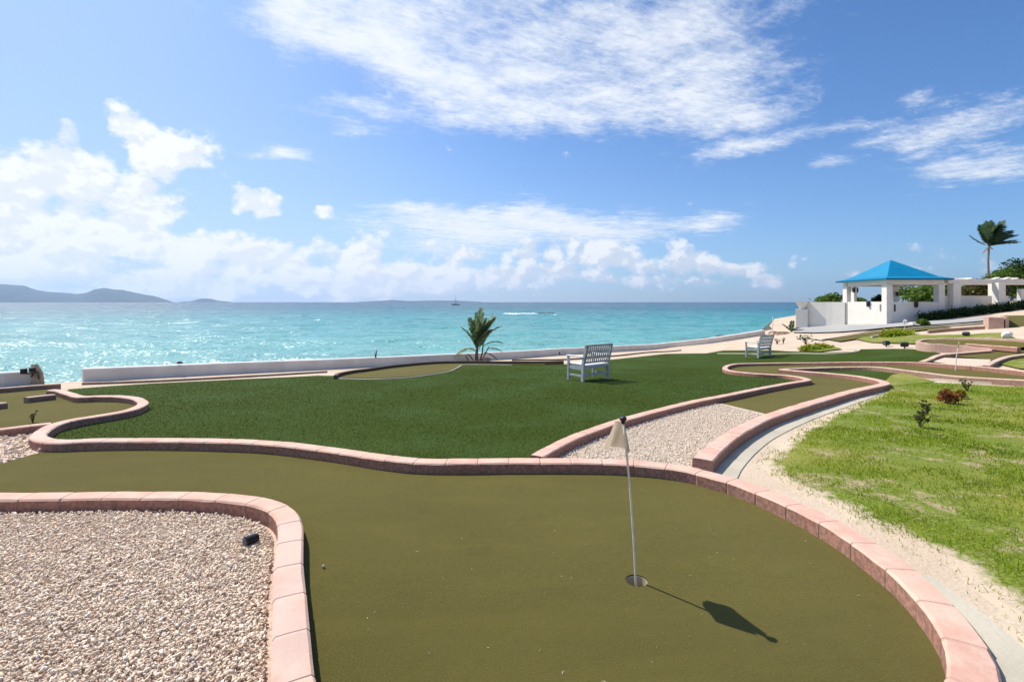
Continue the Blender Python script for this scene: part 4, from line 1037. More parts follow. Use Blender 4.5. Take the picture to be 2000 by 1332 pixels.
# ------------------------------------------------------------------ garden benches
def make_bench(loc, rz, label):
    root = empty('garden_bench', loc, label, 'bench', 'white garden benches facing the sea', rz)
    Wd, Dp = .97, .58; s = .055
    lean = .12
    for sx in (-1, 1):
        mb = MB(); mb.box((sx * (Wd / 2 - s / 2), Dp - s / 2, .31), (s, s, .62), 0, .005); mb.build('leg', M_BENCH, root)
        mb = MB(); mb.bar((sx * (Wd / 2 - s / 2), s / 2 + .02, 0), (sx * (Wd / 2 - s / 2), s / 2, .45), s, .075); mb.bar((sx * (Wd / 2 - s / 2), s / 2, .445), (sx * (Wd / 2 - s / 2), s / 2 - lean, .93), s, .07); mb.build('leg', M_BENCH, root)
        mb = MB(); mb.box((sx * (Wd / 2 - s / 2), Dp / 2, .635), (.085, Dp + .05, .03), 0, .006); mb.build('armrest', M_BENCHW, root)
        mb = MB(); mb.box((sx * (Wd / 2 - s / 2), Dp / 2, .15), (.035, Dp - s * 2, .045)); mb.box((sx * (Wd / 2 - s / 2), Dp / 2, .345), (.035, Dp - s * 2, .09)); mb.build('side_rail', M_BENCH, root)
    mb = MB()
    for k in range(6): mb.box((0, .08 + k * .092, .415 + (.006 if k == 5 else 0)), (Wd - s * 2 - .004, .078, .022), 0, .003)
    mb.build('seat', M_BENCHW, root)
    mb = MB(); mb.box((0, Dp - s / 2, .365), (Wd - s * 2 - .004, .03, .075)); mb.box((0, s / 2, .37), (Wd - s * 2 - .004, .03, .075)); mb.box((0, s / 2 + .01, .17), (Wd - s * 2 - .004, .03, .05)); mb.build('seat_frame', M_BENCH, root)
    # backrest lattice: rails top and bottom, verticals and two cross rails between
    bk = MB(); yz = lambda q: (s / 2 - lean * q, .445 + .485 * q)
    y1, z1 = yz(.97); bk.box((0, y1, z1), (Wd + .01, .045, .06), 0, .006)
    y1, z1 = yz(.08); bk.box((0, y1, z1), (Wd - s * 2 - .004, .032, .05))
    for k in range(11):
        xx = -Wd / 2 + s + .045 + k * (Wd - 2 * s - .09) / 10; a = yz(.12); b_ = yz(.93); bk.bar((xx, a[0], a[1]), (xx, b_[0], b_[1]), .036, .014, (0, 1, 0))
    for q in (.38, .66):
        y1, z1 = yz(q); bk.box((0, y1 + .014, z1), (Wd - s * 2 - .004, .012, .03))
    bk.build('backrest', M_BENCH, root)
    return root
p = P(1139, 746); q = P(1192, 741.5); rz = math.atan2(q[1] - p[1], q[0] - p[0]); rz = R(37)
cx = p[0] + .5 * .97 * math.cos(rz); cy = p[1] + .5 * .97 * math.sin(rz)
make_bench((cx, cy, T(cx, cy)), rz, 'white slatted garden bench on the dark turf right of the young palm')
p = P(1482, 701.5); rz2 = R(34)
cx = p[0] + .5 * .97 * math.cos(rz2); cy = p[1] + .5 * .97 * math.sin(rz2)
make_bench((cx, cy, T(cx, cy)), rz2, 'white garden bench farther right, near the sandy corner and the gazebo')

# ------------------------------------------------------------------ gazebo
gx0, gy0 = P(1732, 634); S = 3.8; gz = T(gx0, gy0)
GZ = empty('gazebo', (gx0, gy0, gz), 'white gazebo with a pyramid bright blue roof', 'gazebo'); GZ.scale = (.91, 1, 1); bpy.context.view_layer.update()
cols = [(0, 0), (0, S), (S, 0), (S, S)]
for k, (a, b_) in enumerate(cols):
    mb = MB(); mb.box((a + (.17 if a == 0 else -.17), b_ + (.17 if b_ == 0 else -.17), 1.16), (.40, .40, 2.52), 0, .01); mb.build('column', M_WHITE, GZ)
mb = MB(); mb.box((.2, S - .75, 1.16), (.22, .30, 2.52), 0, .01); mb.build('column', M_WHITE, GZ)
def low_wall(a, b_, th, z0_, z1_, name, mat, parent, batter=.0):
    a = Vector(a); b_ = Vector(b_); d = (b_ - a).normalized(); r = Vector((d.y, -d.x)); V = []
    for p_ in (a, b_):
        V += [(p_ + r * (th / 2 + batter)).to_3d() + Vector((0, 0, z0_)), (p_ - r * (th / 2 + batter)).to_3d() + Vector((0, 0, z0_)), (p_ - r * th / 2).to_3d() + Vector((0, 0, z1_)), (p_ + r * th / 2).to_3d() + Vector((0, 0, z1_))]
    return mesh_obj(name, V, [(0, 1, 2, 3), (7, 6, 5, 4), (0, 4, 5, 1), (1, 5, 6, 2), (2, 6, 7, 3), (3, 7, 4, 0)], mat, parent)
low_wall((.13, .37), (.13, S - .37), .24, -.5, 1.38, 'parapet', M_WHITE, GZ)
low_wall((.37, .13), (S - .37, .13), .24, -.5, 1.37, 'parapet', M_WHITE, GZ)
mb = MB(); mb.box((S / 2, S / 2, .42), (S - .5, S - .5, .1)); mb.build('floor_slab', M_SLAB, GZ)
bh = 2.56
for (c_, d_) in (((.17, S / 2, bh), (.30, S - .74, .30)), ((S - .17, S / 2, bh), (.30, S - .74, .30)), ((S / 2, .17, bh), (S + .06, .30, .304)), ((S / 2, S - .17, bh), (S + .06, .30, .304))):
    mb = MB(); mb.box(c_, d_, 0, .006); mb.build('beam', M_WHITE, GZ)
# roof
oh = .30; ez = 2.72; az_ = ez + 1.34; c0_, c1_ = -oh, S + oh
V = [(c0_, c0_, ez + .05), (c1_, c0_, ez + .05), (c1_, c1_, ez + .05), (c0_, c1_, ez + .05), (S / 2, S / 2, az_), (.18, .18, ez + .20), (S - .18, .18, ez + .20), (S - .18, S - .18, ez + .20), (.18, S - .18, ez + .20),
     (c0_, c0_, ez), (c1_, c0_, ez), (c1_, c1_, ez), (c0_, c1_, ez)]
Fa = [(0, 1, 6, 5), (1, 2, 7, 6), (2, 3, 8, 7), (3, 0, 5, 8), (5, 6, 4), (6, 7, 4), (7, 8, 4), (8, 5, 4), (9, 12, 11, 10)] + [(9 + i, 9 + (i + 1) % 4, (i + 1) % 4, i) for i in range(4)]
RF = mesh_obj('roof', V, Fa, M_BLUE, GZ)
mb = MB()
for (c_, d_) in (((c0_ - .02, S / 2, ez + .01), (.04, S + 2 * oh + .08, .10)), ((c1_ + .02, S / 2, ez + .01), (.04, S + 2 * oh + .08, .10)), ((S / 2, c0_ - .02, ez + .01), (S + 2 * oh - .004, .04, .10)), ((S / 2, c1_ + .02, ez + .01), (S + 2 * oh - .004, .04, .10))): mb.box(c_, d_)
mb.build('fascia', M_BLUED, RF)
def lantern(c, parent, s=1):
    mb = MB(); mb.box((c[0], c[1], c[2]), (.12 * s, .12 * s, .22 * s), 0, .01); mb.box((c[0], c[1], c[2] + .13 * s), (.16 * s, .16 * s, .03)); mb.box((c[0], c[1], c[2] - .13 * s), (.09 * s, .09 * s, .04)); o = mb.build('wall_light', M_BLACK, parent); return o
lantern((-.06, S * .38, 1.24), GZ, 1.3); lantern((S * .5, -.06, 1.22), GZ, 1.3); lantern((.42, S - .75, 2.15), GZ, 1.1); lantern((.0, S - 1.0, 2.15), GZ, 1.1); lantern((S - .2, S - .5, 1.9), GZ)
mb = MB(); mb.box((.0 - .02, .50, 1.02), (.05, .06, .42)); mb.build('drain_slot', M_SLAB, GZ)
mb = MB(); mb.box((.52, -.02, 1.0), (.06, .05, .42)); mb.build('drain_slot', M_BLACK, GZ)

# potted plant inside
x = gx0 + 2.0; y = gy0 + S - .6; PT = empty('potted_plant', (x, y, gz + .47), 'dark potted plant standing inside the gazebo', 'potted plant')
mb = MB(); mb.tube([(0, 0, 0), (0, 0, .3), (0, 0, .62), (0, 0, .68)], [.2, .28, .34, .36], 14); mb.build('pot', M_BLACK, PT)
leaves_mesh('leaves', [(0, 0, 1.0), (.2, 0, .9), (-.2, 0, .95), (0, 0, 1.25)], [.22, .2, .2, .2], 260, .12, M_LEAFD, PT, .2)

# left wing wall with pedestal and planter
def ww(name, pts, th, zt, mat, label, cat, zb=None):
    root_o = None; n = len(pts); V = []; Fa = []
    for i in range(n):
        a, c = pts[max(i - 1, 0)], pts[min(i + 1, n - 1)]; d = Vector((c[0] - a[0], c[1] - a[1])).normalized(); r = Vector((d.y, -d.x)); x, y = pts[i]
        zb_ = (T(x, y) - .6); ztop = zt[i] if isinstance(zt, (list, tuple)) else zt
        V += [(x + r.x * th / 2, y + r.y * th / 2, zb_), (x + r.x * th / 2, y + r.y * th / 2, ztop), (x - r.x * th / 2, y - r.y * th / 2, ztop), (x - r.x * th / 2, y - r.y * th / 2, zb_)]
    for i in range(n - 1):
        for k in range(3): Fa.append((i * 4 + k, i * 4 + k + 1, i * 4 + 4 + k + 1, i * 4 + 4 + k))
    Fa.append((3, 2, 1, 0)); Fa.append(tuple((n - 1) * 4 + k for k in range(4)))
    o = mesh_obj(name, V, Fa, mat); tag(o, label, cat); return o
Lx, Ly = gx0, gy0 + S
ww('garden_wall', spline([(Lx - .02, Ly - .25), (Lx - .45, Ly + .55), (Lx - 1.0, Ly + 1.3), (Lx - 1.45, Ly + 1.9)], .4), .22, 1.50, M_WHITE, 'white garden wall reaching left from the gazebo to the sea', 'wall')
px0, py0 = Lx - 1.62, Ly + 1.95; pz = T(px0, py0)
mb = MB(); mb.box((0, 0, (.95 - pz) / 2 - .15), (.75, .62, .95 - pz + .3), R(-40), .02); mb.box((0, 0, .955 - pz), (.80, .66, .05), R(-40), .01)
o = mb.build('pedestal', M_WHITE); o.location = (px0, py0, pz); tag(o, 'white square pedestal at the seaward end of the garden wall', 'pedestal')
V = [(-.14, -.14, 0), (.14, -.14, 0), (.14, .14, 0), (-.14, .14, 0), (-.42, -.36, .56), (.42, -.36, .56), (.42, .36, .56), (-.42, .36, .56), (-.36, -.30, .56), (.36, -.30, .56), (.36, .30, .56), (-.36, .30, .56), (-.14, -.12, .15), (.14, -.12, .15), (.14, .12, .15), (-.14, .12, .15)]
Fa = [(3, 2, 1, 0)] + [(i, (i + 1) % 4, 4 + (i + 1) % 4, 4 + i) for i in range(4)] + [(4 + i, 4 + (i + 1) % 4, 8 + (i + 1) % 4, 8 + i) for i in range(4)] + [(8 + i, 8 + (i + 1) % 4, 12 + (i + 1) % 4, 12 + i) for i in range(4)] + [(12, 13, 14, 15)]
o = mesh_obj('planter', V, Fa, M_WHITE); o.location = (px0, py0, .981); o.rotation_euler = (0, 0, R(-40)); tag(o, 'white tapered planter on top of the pedestal by the sea', 'planter')

# right: wall, pergola
wy = gy0 + .35
ww('garden_wall', [(gx0 + .91 * S + .02, wy), (gx0 + .91 * S + 4.3, wy + .15)], .2, 1.88, M_WHITE, 'white garden wall right of the gazebo under the pergola', 'wall')
ww('garden_wall', [(gx0 + .91 * S + 4.35, wy - .5), (gx0 + .91 * S + 11, wy - .3)], .22, 2.28, M_WHITE, 'taller white wall piece at the right picture edge', 'wall')
PG = empty('pergola', (gx0 + .91 * S + .9, wy - .25, T(gx0 + .91 * S + .9, wy)), 'white pergola frame right of the blue-roofed gazebo', 'pergola'); bpy.context.view_layer.update()
pgz = PG.location.z; pgx = PG.location.x; pgy = PG.location.y
def pillar(u0, u1, Y, name='pillar'):
    xa = (u0 - 1000) / F * Y; xb = (u1 - 1000) / F * Y; zt_ = 2.66
    mb = MB(); hh = zt_ - T(xa, Y) + .4; mb.box(((xa + xb) / 2 - pgx, Y - pgy, T(xa, Y) - .4 + hh / 2 - pgz), (xb - xa, .42, hh), 0, .01); return mb.build(name, M_WHITE, PG)
pillar(1856, 1871, pgy); pillar(1936, 1942, pgy + .5); pillar(1944, 1957.5, pgy - .3); pillar(2045, 2060, pgy)
mb = MB(); mb.box((4.6, .0, 2.745 - pgz), (10.6, .26, .26), R(.3), .006); mb.build('beam', M_WHITE, PG)
mb = MB(); mb.box((4.6, 2.6, 2.745 - pgz), (10.6, .26, .22), R(.3), .006); mb.build('beam', M_WHITE, PG)
for k in range(4):
    mb = MB(); mb.box((.6 + k * 2.7, 1.3, 2.92 - pgz), (.12, 3.3, .09), 0, .005); mb.build('rafter', M_WHITE, PG)
for (u, v) in ((1937, 547), (1958, 545)):
    xa = (u - 1000) / F * pgy; mb = MB(); mb.box((xa - pgx, -.1, 2.99 - pgz), (.05, .5, .05)); M_ = None
    mb = MB(); mb.add([(xa - pgx - .2, -.15, 2.80 - pgz), (xa - pgx + .35, -.15, 3.00 - pgz), (xa - pgx + .35, .15, 3.00 - pgz), (xa - pgx - .2, .15, 2.80 - pgz), (xa - pgx - .0, -.15, 2.80 - pgz), (xa - pgx + .38, -.15, 2.90 - pgz), (xa - pgx + .38, .15, 2.90 - pgz), (xa - pgx, .15, 2.80 - pgz)], [(0, 1, 2, 3), (7, 6, 5, 4), (0, 4, 5, 1), (1, 5, 6, 2), (2, 6, 7, 3), (3, 7, 4, 0)])
    mb.build('floodlight', M_WHITE, PG)
lantern(((1952 - 1000) / F * pgy - pgx, -.58, 2.25 - pgz), PG)
for (u, v, s) in ((1871, 608, 13), (1960, 604, 7)):
    x, y, z = at(u, v, wy - (.24 if u < 1900 else .78)); mb = MB(); mb.box((0, 0, 0), (s / 31, .26, .38), 0, .01); mb.box((0, 0, .2), (s / 31 + .03, .3, .03)); o = mb.build('utility_box', M_BLACK if u < 1900 else M_TWIG); o.location = (x, y, z)
    tag(o, 'dark square box on the wall just right of the first pergola pillar' if u < 1900 else 'narrow brown box at the left end of the taller white wall', 'box')

# hedge
HD = empty('hedge', (gx0 + 3.2, gy0 - .4, T(gx0 + 3.2, gy0)), 'dark low hedge along the foot of the white wall', 'hedge')
cs = []; rs = []
for k in range(46):
    q = k / 45; x = gx0 + 1.6 + q * 6.4; y = gy0 - .65 + .25 * math.sin(k) * .6 + q * .25; z = T(x, y) + .22 + .10 * math.sin(k * 1.7)
    cs.append((x - HD.location.x, y - HD.location.y, z - HD.location.z)); rs.append(.30)
leaves_mesh('foliage', cs, rs, 9000, .055, M_LEAFD, HD, .45)
x, y, z = gpos(1812, 638); shrub('hedge_bush', x, y + .2, z, .8, .42, M_LEAF, 'rounded olive green bush at the left end of the dark hedge', N=1500, size=.05)

# trees and bushes behind the gazebo and pergola
def tree(name, u, vtop, Y, w, label, mat=M_LEAF, N=3500, size=.14, nb=16, vb=None, group='trees behind the garden walls', cat='tree'):
    x, _, zt_ = at(u, vtop, Y); zb_ = T(x, Y); h = max(zt_ - zb_, 1.2)
    root = empty(name, (x, Y, zb_), label, cat, group); rr = random.Random(int(u)); cs = []; rs = []
    for k in range(nb):
        a = rr.uniform(0, 6.28); q = rr.uniform(0, 1) ** .6; hz = rr.uniform(.35, .88); env = (1 - max(0, (hz - .55) / .45) ** 2 * .75)
        cs.append((math.cos(a) * q * w * .42 * env, math.sin(a) * q * w * .35 * env, h * hz)); rs.append(rr.uniform(.11, .2) * w)
    leaves_mesh('crown', cs, rs, N, size, mat, root, .5)
    mb = MB(); mb.tube([(0, 0, -.2), (.05, 0, h * .3), (0, .05, h * .6)], [.12, .09, .05], 7)
    for c in cs[:6]: mb.tube([(0, 0, h * .3), (c[0] * .6, c[1] * .6, (h * .3 + c[2]) / 2), c], [.06, .04, .015], 5)
    mb.build('trunk', M_BARK, root); return root
tree('bush', 1618, 576, 44, 3.4, 'light green sea grape bush above the left garden wall', N=2200, cat='bush', group='bushes behind the gazebo')
tree('bush', 1673, 580, 46, 2.0, 'small green bush seen between the left gazebo columns', N=900, cat='bush', group='bushes behind the gazebo')
tree('bush', 1722, 583, 47, 1.8, 'low dark green bush beside the front gazebo column', mat=M_LEAFD, N=900, cat='bush', group='bushes behind the gazebo')
tree('bush', 1800, 560, 44, 4.8, 'broad bright green bush filling the right gazebo opening', N=4200, cat='bush', group='bushes behind the gazebo', nb=22)
tree('bush', 1848, 548, 42, 2.6, 'green bush in the gap between the gazebo and the pergola', N=2200, cat='bush', group='bushes behind the gazebo')
tree('tree', 1915, 552, 38, 3.6, 'olive green tree seen through the first pergola bay', mat=M_LEAFT, N=3600)
tree('tree', 1898, 544, 52, 1.0, 'small conical tree top left of the tall palm', mat=M_LEAFD, N=500, nb=7)
tree('tree', 1947, 519, 52, 3.2, 'pointed green tree just right of the tall palm', N=3000)
tree('tree', 1976, 528, 46, 3.8, 'mid green tree above the right pergola bay', mat=M_LEAF, N=4200, nb=22)
tree('tree', 2008, 500, 46, 5.0, 'large dark tree cut by the right picture edge', mat=M_LEAFD, N=5500, nb=24)
tree('tree', 2080, 490, 48, 6.0, 'large green tree beyond the right picture edge', mat=M_LEAF, N=4500, nb=24)

# ------------------------------------------------------------------ small things
def spotlight(loc, aim, label, s=1.0):
    root = empty('garden_spotlight', loc, label, 'spotlight', 'black garden spotlights', aim)
    mb = MB(); mb.tube([(-.05 * s, 0, .055 * s), (-.045 * s, 0, .055 * s), (.045 * s, 0, .05 * s), (.055 * s, 0, .05 * s), (.060 * s, 0, .05 * s)], [.032 * s, .040 * s, .040 * s, .034 * s, .018 * s], 16); mb.build('lamp_housing', M_BLACK, root)
    mb = MB(); mb.tube([(-.051 * s, 0, .055 * s), (-.056 * s, 0, .055 * s)], [.030 * s, .030 * s], 16); mb.build('lens', simple('lens_glass', (.10, .11, .12), .05, 30, .2, 0), root)
    mb = MB(); mb.tube([(0, 0, .02 * s), (0, 0, -.06 * s)], .010 * s, 8); mb.build('stake', M_BLACK, root); return root
x, y, z = gpos(490, 1066); spotlight((x, y, z), R(58), 'black round garden spotlight on the coral gravel in the left foreground', .74)
def light_bits(u, v, label, s, rz):
    x, y, z = gpos(u, v); r = spotlight((x, y, z), rz, label, s); return r
light_bits(1731, 676, 'black spotlight lying tilted on the sand left of the raised green', 2.3, R(20))
light_bits(1767, 679, 'black spotlight with a white rim right beside the raised pink green', 2.2, R(140))
light_bits(1887, 657, 'black and white spotlight at the grass strip behind the raised green', 2.0, R(90))

def far_flag(u, v, vt, label, flagcol=True, s=1):
    x, y, z = gpos(u, v); h = (v - vt) * y / F; root = empty('flagstick', (x, y, z), label, 'golf flag', 'flagsticks of the far greens')
    mb = MB(); mb.tube([(0, 0, 0), (.03, 0, h * .5), (.10 * s, 0, h)], .010, 7); mb.build('pole', M_WHITE, root)
    mb = MB(); q = .80
    mb.add([(.10 * s, 0, h), (.10 * s * q, 0, h * q), (.10 * s * q - .09, -.05, h * q - .01), (.1 * s - .02, -.02, h)], [(0, 1, 2, 3)])
    o = mb.build('flag', M_CLOTH, root); sm = o.modifiers.new('thick', 'SOLIDIFY'); sm.thickness = .004
    return root
far_flag(1866, 724, 668, 'white leaning flagstick on the olive lane in front of the raised pink green')
far_flag(1929, 664, 652, 'thin short flagstick on the grass strip at the right', s=.2)
far_flag(1766, 645, 629, 'small flagstick on the lane below the gazebo', s=.2)

# rocks, fallen leaves and debris
def rock(x, y, z, s, mat, label, name='rock', fl=.6):
    b, Fi = ico(2); sh = np.array([1 + .45 * mnoise.noise(Vector(v) * 1.4 + Vector((x * 3, y, 0))) for v in b]); V = b * sh[:, None] * np.array([s, s * .8, s * fl])
    o = mesh_obj(name, V, Fi, mat); o.location = (x, y, z); tag(o, label, 'rock'); return o
M_WROCK = simple('white_rock', (.72, .69, .64), .1, 10, .9, .01, 20)
x, y, z = gpos(1967, 661); rock(x, y, z + .1, .17, M_WROCK, 'white rock at the right end of the grass strip', fl=.9)
x, y, z = gpos(1782, 637); rock(x, y, z + .08, .18, M_WROCK, 'small white rock at the left end of the dark hedge', fl=.6)
x, y, z = gpos(1768, 632); rock(x, y, z + .12, .12, M_WROCK, 'round white stone in front of the shaded gazebo wall', fl=.9)
for k, (u, ax, lab) in enumerate([(1425, 1.3, 'dark shore rock showing over the sea wall, leftmost of the three'), (1452, 1.4, 'dark shore rock showing over the sea wall, middle one of the three'), (1490, 1.5, 'dark shore rock just behind the right end of the sea wall')]):
    x, y, z = gpos(u, [664, 660, 654][k]); rock(x - 1.1 * .8, y + 1.3, z - .25, [.55, .6, .5][k], M_ROCK, lab)['group'] = 'dark shore rocks'

# dry fallen palm leaves heap + green leaf by the wall end, with thin post
x, y, z = gpos(1522, 652); DL = empty('dry_leaf_heap', (x, y, z), 'heap of dry pinkish palm leaves at the right end of the sea wall', 'dry leaves')
lf = MB(); rb = MB()
for k in range(9):
    a = k * .75; frond(lf, rb, (.1 * math.cos(a), .1 * math.sin(a), .05), (math.cos(a), math.sin(a), .9 - .1 * (k % 3)), None, .62, 12, .30, .05, 1.6, (0, 0, 0), 0)
o = lf.build('leaves', M_DRY, DL); add_rnd(o, .3, 1); rb.build('leaf_stems', M_TWIG, DL, True)
x, y, z = gpos(1545, 648); GL = empty('low_palm', (x, y, z), 'low green palm sprout right of the dry leaf heap', 'plant'); lf = MB(); rb = MB()
for dv in ((1, 0, .55), (.8, .3, .7), (-.4, 0, .6), (.6, -.2, .4), (.2, .2, 1)): frond(lf, rb, (0, 0, 0), dv, None, .8, 16, .26, .035, .7, (0, 0, 0), .1)
o = lf.build('leaves', M_LEAFD, GL); add_rnd(o, .3, 1); rb.build('leaf_stems', M_TWIG, GL, True)
x, y, z = gpos(1509, 656); mb = MB(); mb.tube([(0, 0, -.1), (0, 0, .6), (.02, 0, 1.22)], [.03, .028, .025], 8); o = mb.build('post', M_WHITE); o.location = (x, y, z); tag(o, 'thin white post behind the right garden bench', 'post')
# plants behind right bench
x, y, z = gpos(1574, 672); twig_plant(x, y, z, .9, .42, M_LEAFD, 'dark leafy sprout above the yellow grass mound on the sand', N=70, size=.06)
x, y, z = gpos(1600, 668); mb = MB(); mb.tube([(-.75, 0, .22), (-.3, 0, .12), (.2, 0, .06), (.35, 0, .12)], [.02, .025, .03, .05], 7); o = mb.build('dry_branch', M_TWIG); o.location = (x, y, z); tag(o, 'dry branch lying on the sand right of the leafy sprout', 'branch')
x, y, z = gpos(1518, 672); twig_plant(x, y, z, .5, .4, M_DRY, 'dry brown seedling directly right of the far garden bench', N=24, size=.04)
x, y, z = gpos(1530, 671); twig_plant(x, y, z, .2, .34, M_TWIG, 'slim dark stem plant second from the far garden bench', N=14, size=.04)
def mound(name, u, v, w, d, h, label):
    x, y, z = gpos(u, v); poly = [(x + w * math.cos(a), y + d * math.sin(a)) for a in np.linspace(0, 2 * math.pi, 24)[:-1]]
    cs = [(w * .55 * math.cos(a) * q, d * .55 * math.sin(a) * q, h * (1 - q) * .6) for a, q in [(random.uniform(0, 6.28), random.random() ** .5) for _ in range(26)]]
    root = empty(name, (x, y, z), label, 'grass mound'); leaves_mesh('foliage', cs, [h * .75] * len(cs), 3000, .07, M_BLADE, root, .2, 1.2, .12); return root
mound('grass_mound', 1598, 682, 1.0, .7, .22, 'bright yellow-green grass mound on the sand behind the right bench')
mound('grass_mound', 1752, 656, 1.2, .8, .30, 'bright green grass mound on the strip in front of the gazebo')
# left wall end: board with dark marks, little boxes
x, y, z = gpos(66, 749); BD = empty('board', (x, y, z), 'tan board with a dark arrow-like mark leaning at the end of the left sea wall', 'board')
mb = MB(); V = [(-.14, 0, -.03), (.24, 0, -.03), (.16, .05, .25), (-.02, .10, .46), (-.17, .10, .44)]; n = 5
mb.add([(a, b_ + q, c) for q in (0, .03) for a, b_, c in V], [(0, 1, 2, 3, 4), (9, 8, 7, 6, 5)] + [(i, 5 + i, 5 + (i + 1) % 5, (i + 1) % 5) for i in range(5)]); mb.build('panel', M_WOODT, BD)
mb = MB(); mb.bar((-.08, .01, .16), (.03, .035, .30), .006, .035); mb.bar((.03, .036, .30), (.12, .0, .09), .006, .035); mb.build('mark', M_TWIG, BD)
x, y, z = at(54, 725, gpos(54, 752)[1] + .1); mb = MB(); mb.box((-.09, 0, .0), (.10, .1, .13), .3, .01); mb.box((.09, .02, .03), (.09, .1, .11), -.2, .01); mb.box((0, 0, -.05), (.26, .09, .03)); o = mb.build('flood_lamp', M_BLACK); o.location = (x, y, z); tag(o, 'dark twin-headed lamp on the end of the left sea wall', 'lamp')
# small fixtures along the wall
for k, (u, v, lab) in enumerate([(352, 724, 'small dark fixture on the sea wall crest, nearest to the left gap'), (1095, 686, 'small dark outlet on the face of the sea wall left of the bench')]):
    x, y, z = gpos(u, v + (10 if k == 0 else 8)); mb = MB(); mb.box((0, 0, 0), (.13, .1, .035) if k == 0 else (.05, .06, .13), 0, .006); mb.box((0, 0, .025), (.06, .06, .03)); o = mb.build('wall_fixture', M_BLACK); o.location = (x - .05, y + .05, z + (.36 if k == 0 else .1)); tag(o, lab, 'fixture')
for (u, v, lab) in ((686, 712, 'tiny dry twig plant by the sea wall, left one'), (743, 701, 'taller dry twig sticking up behind the sea wall')):
    x, y, z = gpos(u, 717); twig_plant(x - .3, y + (.45 if u > 700 else -.15), z + (.1 if u > 700 else 0), .14, .5 if u > 700 else .3, M_TWIG, lab, N=10, size=.02)

# debris on the near green
N = 230; X = []; Y = []
inn = front_poly
V = []; Fa = []; at_ = []
rr = random.Random(5)
while len(Fa) < N:
    x = rr.uniform(-3.5, 2.2); y = rr.uniform(1.2, 4.6)
    if not inside_mask(inn, np.array([x]), np.array([y]))[0] or math.hypot(x - HOLE[0], y - HOLE[1]) < .09: continue
    e_ = min(math.dist((x, y), p) for p in As + Bs)
    if e_ < .11: continue
    z = T(x, y) + .004; a = rr.uniform(0, 6.28); L_ = rr.choice([.0015, .002, .003, .004, .008, .014]); w_ = .0010 if L_ > .006 else L_ * .6
    c, s = math.cos(a), math.sin(a); i = len(V); bnd = rr.uniform(-.3, .3) * L_
    V += [(x - c * L_ - s * w_, y - s * L_ + c * w_, z), (x - s * w_ * -1 + bnd * s, y + c * -w_ - bnd * c, z + .003), (x + c * L_, y + s * L_, z + .001), (x - s * w_ + bnd * s, y + c * w_ - bnd * c, z + .003)]
    Fa.append((i, i + 1, i + 2, i + 3)); v_ = rr.random(); at_ += [v_] * 4
o = np_mesh('litter', np.array(V), np.array(Fa), 4, mat_blades('litter_bits', [(.55, .48, .30), (.30, .26, .12), (.75, .70, .60)], .8, .1), None, False, at_); tag(o, 'tiny dry leaf bits scattered on the near putting green', 'leaf litter', kind='stuff')
x, y, z = gpos(632, 1109); rock(x, y, .006, .010, M_BED, 'single tiny pebble on the near putting green right of the left kerb', 'pebble', .8)

# ------------------------------------------------------------------ boat and breaking wave
bx, by = at(890, 596, 860)[:2]; by = 860.0; bx = (890 - 1000) / F * by
BT = empty('sailing_boat', (bx, by, SEA_Z), 'distant sailing boat with a single mast on the horizon', 'boat')
V = []; Fa = []; n = 13
for i in range(n):
    q = i / (n - 1) * 2 - 1; w = 1.9 * (1 - abs(q) ** 2.6) + .05; xx = q * 7.5
    V += [(xx, -w, 1.3 + .35 * q * q), (xx, -w * .6, -.3), (xx, w * .6, -.3), (xx, w, 1.3 + .35 * q * q)]
for i in range(n - 1):
    for k in range(4): Fa.append((i * 4 + k, i * 4 + (k + 1) % 4, i * 4 + 4 + (k + 1) % 4, i * 4 + 4 + k))
Fa.append((0, 1, 2, 3)); Fa.append(tuple((n - 1) * 4 + k for k in (3, 2, 1, 0)))
M_HULL = simple('boat_hull', (.10, .12, .15), .1, 1, .5, 0); mesh_obj('hull', V, Fa, M_HULL, BT)
mb = MB(); mb.box((-.5, 0, 1.9), (5, 2.2, 1.0), 0, .2); mb.build('cabin', M_HULL, BT)
mb = MB(); mb.tube([(.5, 0, 1), (.2, 0, 10), (-1.0, 0, 20)], [.22, .18, .10], 6); mb.build('mast', M_HULL, BT)
mb = MB(); mb.add([(.3, 0, 5), (-.9, 0, 19), (1.2, .1, 5), (.3, .12, 5), (-.9, .1, 19), (1.2, .22, 5)], [(0, 2, 1), (3, 4, 5), (0, 1, 4, 3), (1, 2, 5, 4), (2, 0, 3, 5)]); mb.build('sail', M_HULL, BT)
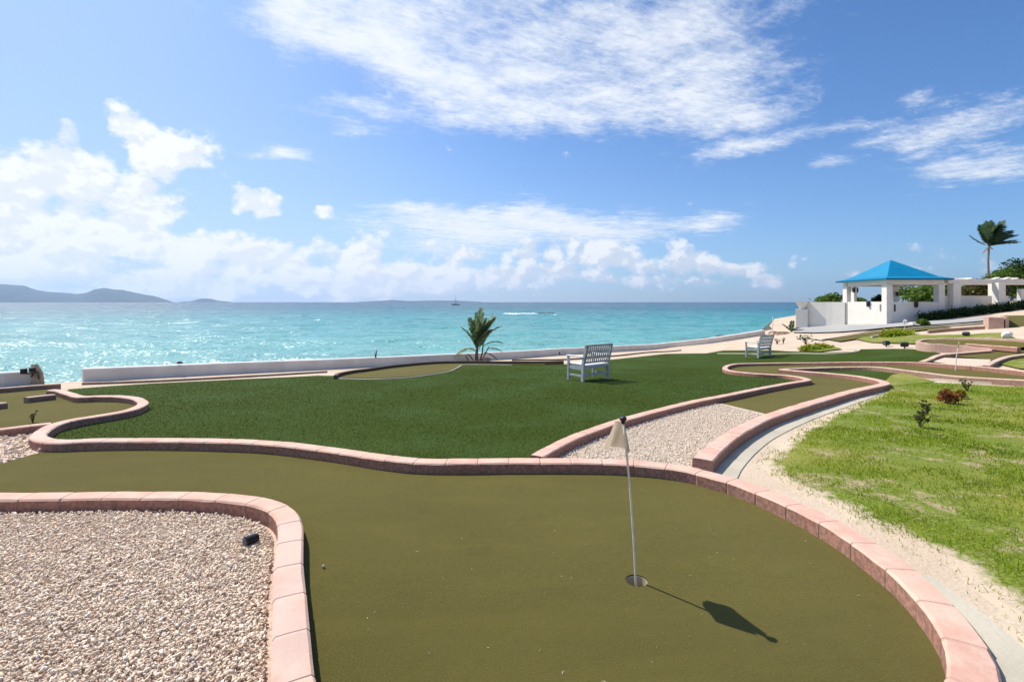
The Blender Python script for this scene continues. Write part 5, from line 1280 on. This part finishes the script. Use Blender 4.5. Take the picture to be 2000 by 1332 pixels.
def surf_ridge(u0, u1, v, hpx, label, seed):
    Y = (H - SEA_Z) * F / (v - HZ); x0 = (u0 - 1000) / F * Y; x1 = (u1 - 1000) / F * Y; n = 90; V = []; Fa = []; hm = hpx / F * Y; m = 7
    for i in range(n + 1):
        q = i / n; e = min(1, q * 9, (1 - q) * 9); hh = hm * e * (.55 + .6 * abs(mnoise.noise(Vector((q * 11, seed, 0)))) + .3 * mnoise.noise(Vector((q * 40, seed, 2))))
        for j in range(m):
            s = j / (m - 1) * 2 - 1; V.append((x0 + (x1 - x0) * q, Y + s * 1.6 + 1.8 * mnoise.noise(Vector((q * 4, seed, 6))), SEA_Z - .05 + max(0, hh * (1 - s * s)) * (1 + .3 * mnoise.noise(Vector((q * 60, j, 1))))))
    for i in range(n):
        for j in range(m - 1): Fa.append((i * m + j, (i + 1) * m + j, (i + 1) * m + j + 1, i * m + j + 1))
    o = mesh_obj('breaking_wave', V, Fa, simple('sea_foam', (.92, .93, .93), .03, 1, .9, 0), None, True); tag(o, label, 'wave'); return o
surf_ridge(978, 1052, 613.5, 3.0, 'white breaking wave over the reef right of the young palm', 1)
surf_ridge(1040, 1092, 615, 1.2, 'thin line of foam trailing right of the breaking wave', 5)
Yr = (H - SEA_Z) * F / 22.0
V = []; Fa = []; n = 40
for i in range(n + 1):
    q = i / n; x = (1048 - 1000 + q * 38) / F * Yr; hh = .5 * min(1, q * 6, (1 - q) * 6) * (.6 + .6 * abs(mnoise.noise(Vector((q * 9, 3, 3)))))
    V += [(x, Yr - 1.0, SEA_Z - .1), (x, Yr, SEA_Z + hh), (x, Yr + 1.2, SEA_Z - .1)]
for i in range(n):
    for j in range(2): Fa.append((i * 3 + j, i * 3 + 3 + j, i * 3 + 4 + j, i * 3 + 1 + j))
o = mesh_obj('reef_rock', V, Fa, M_ROCK); tag(o, 'dark flat reef rock beside the breaking wave', 'rock')

# ------------------------------------------------------------------ haze
HB = 15900.0
mb = MB(); mb.box((0, 0, (620 - 7) / 2), (2 * HB, 2 * HB, 627)); hz_o = mb.build('haze', None)
mh = bpy.data.materials.new('haze_air'); mh.use_nodes = True; nt = mh.node_tree; nt.nodes.clear()
ho = nt.nodes.new('ShaderNodeOutputMaterial'); pv = nt.nodes.new('ShaderNodeVolumePrincipled'); nt.links.new(pv.outputs[0], ho.inputs['Volume'])
pv.inputs['Color'].default_value = (.45, .66, 1, 1); pv.inputs['Density'].default_value = 4.2e-5; pv.inputs['Anisotropy'].default_value = .35
hz_o.data.materials.append(mh); tag(hz_o, kind='stuff'); hz_o['label'] = 'pale sea haze'
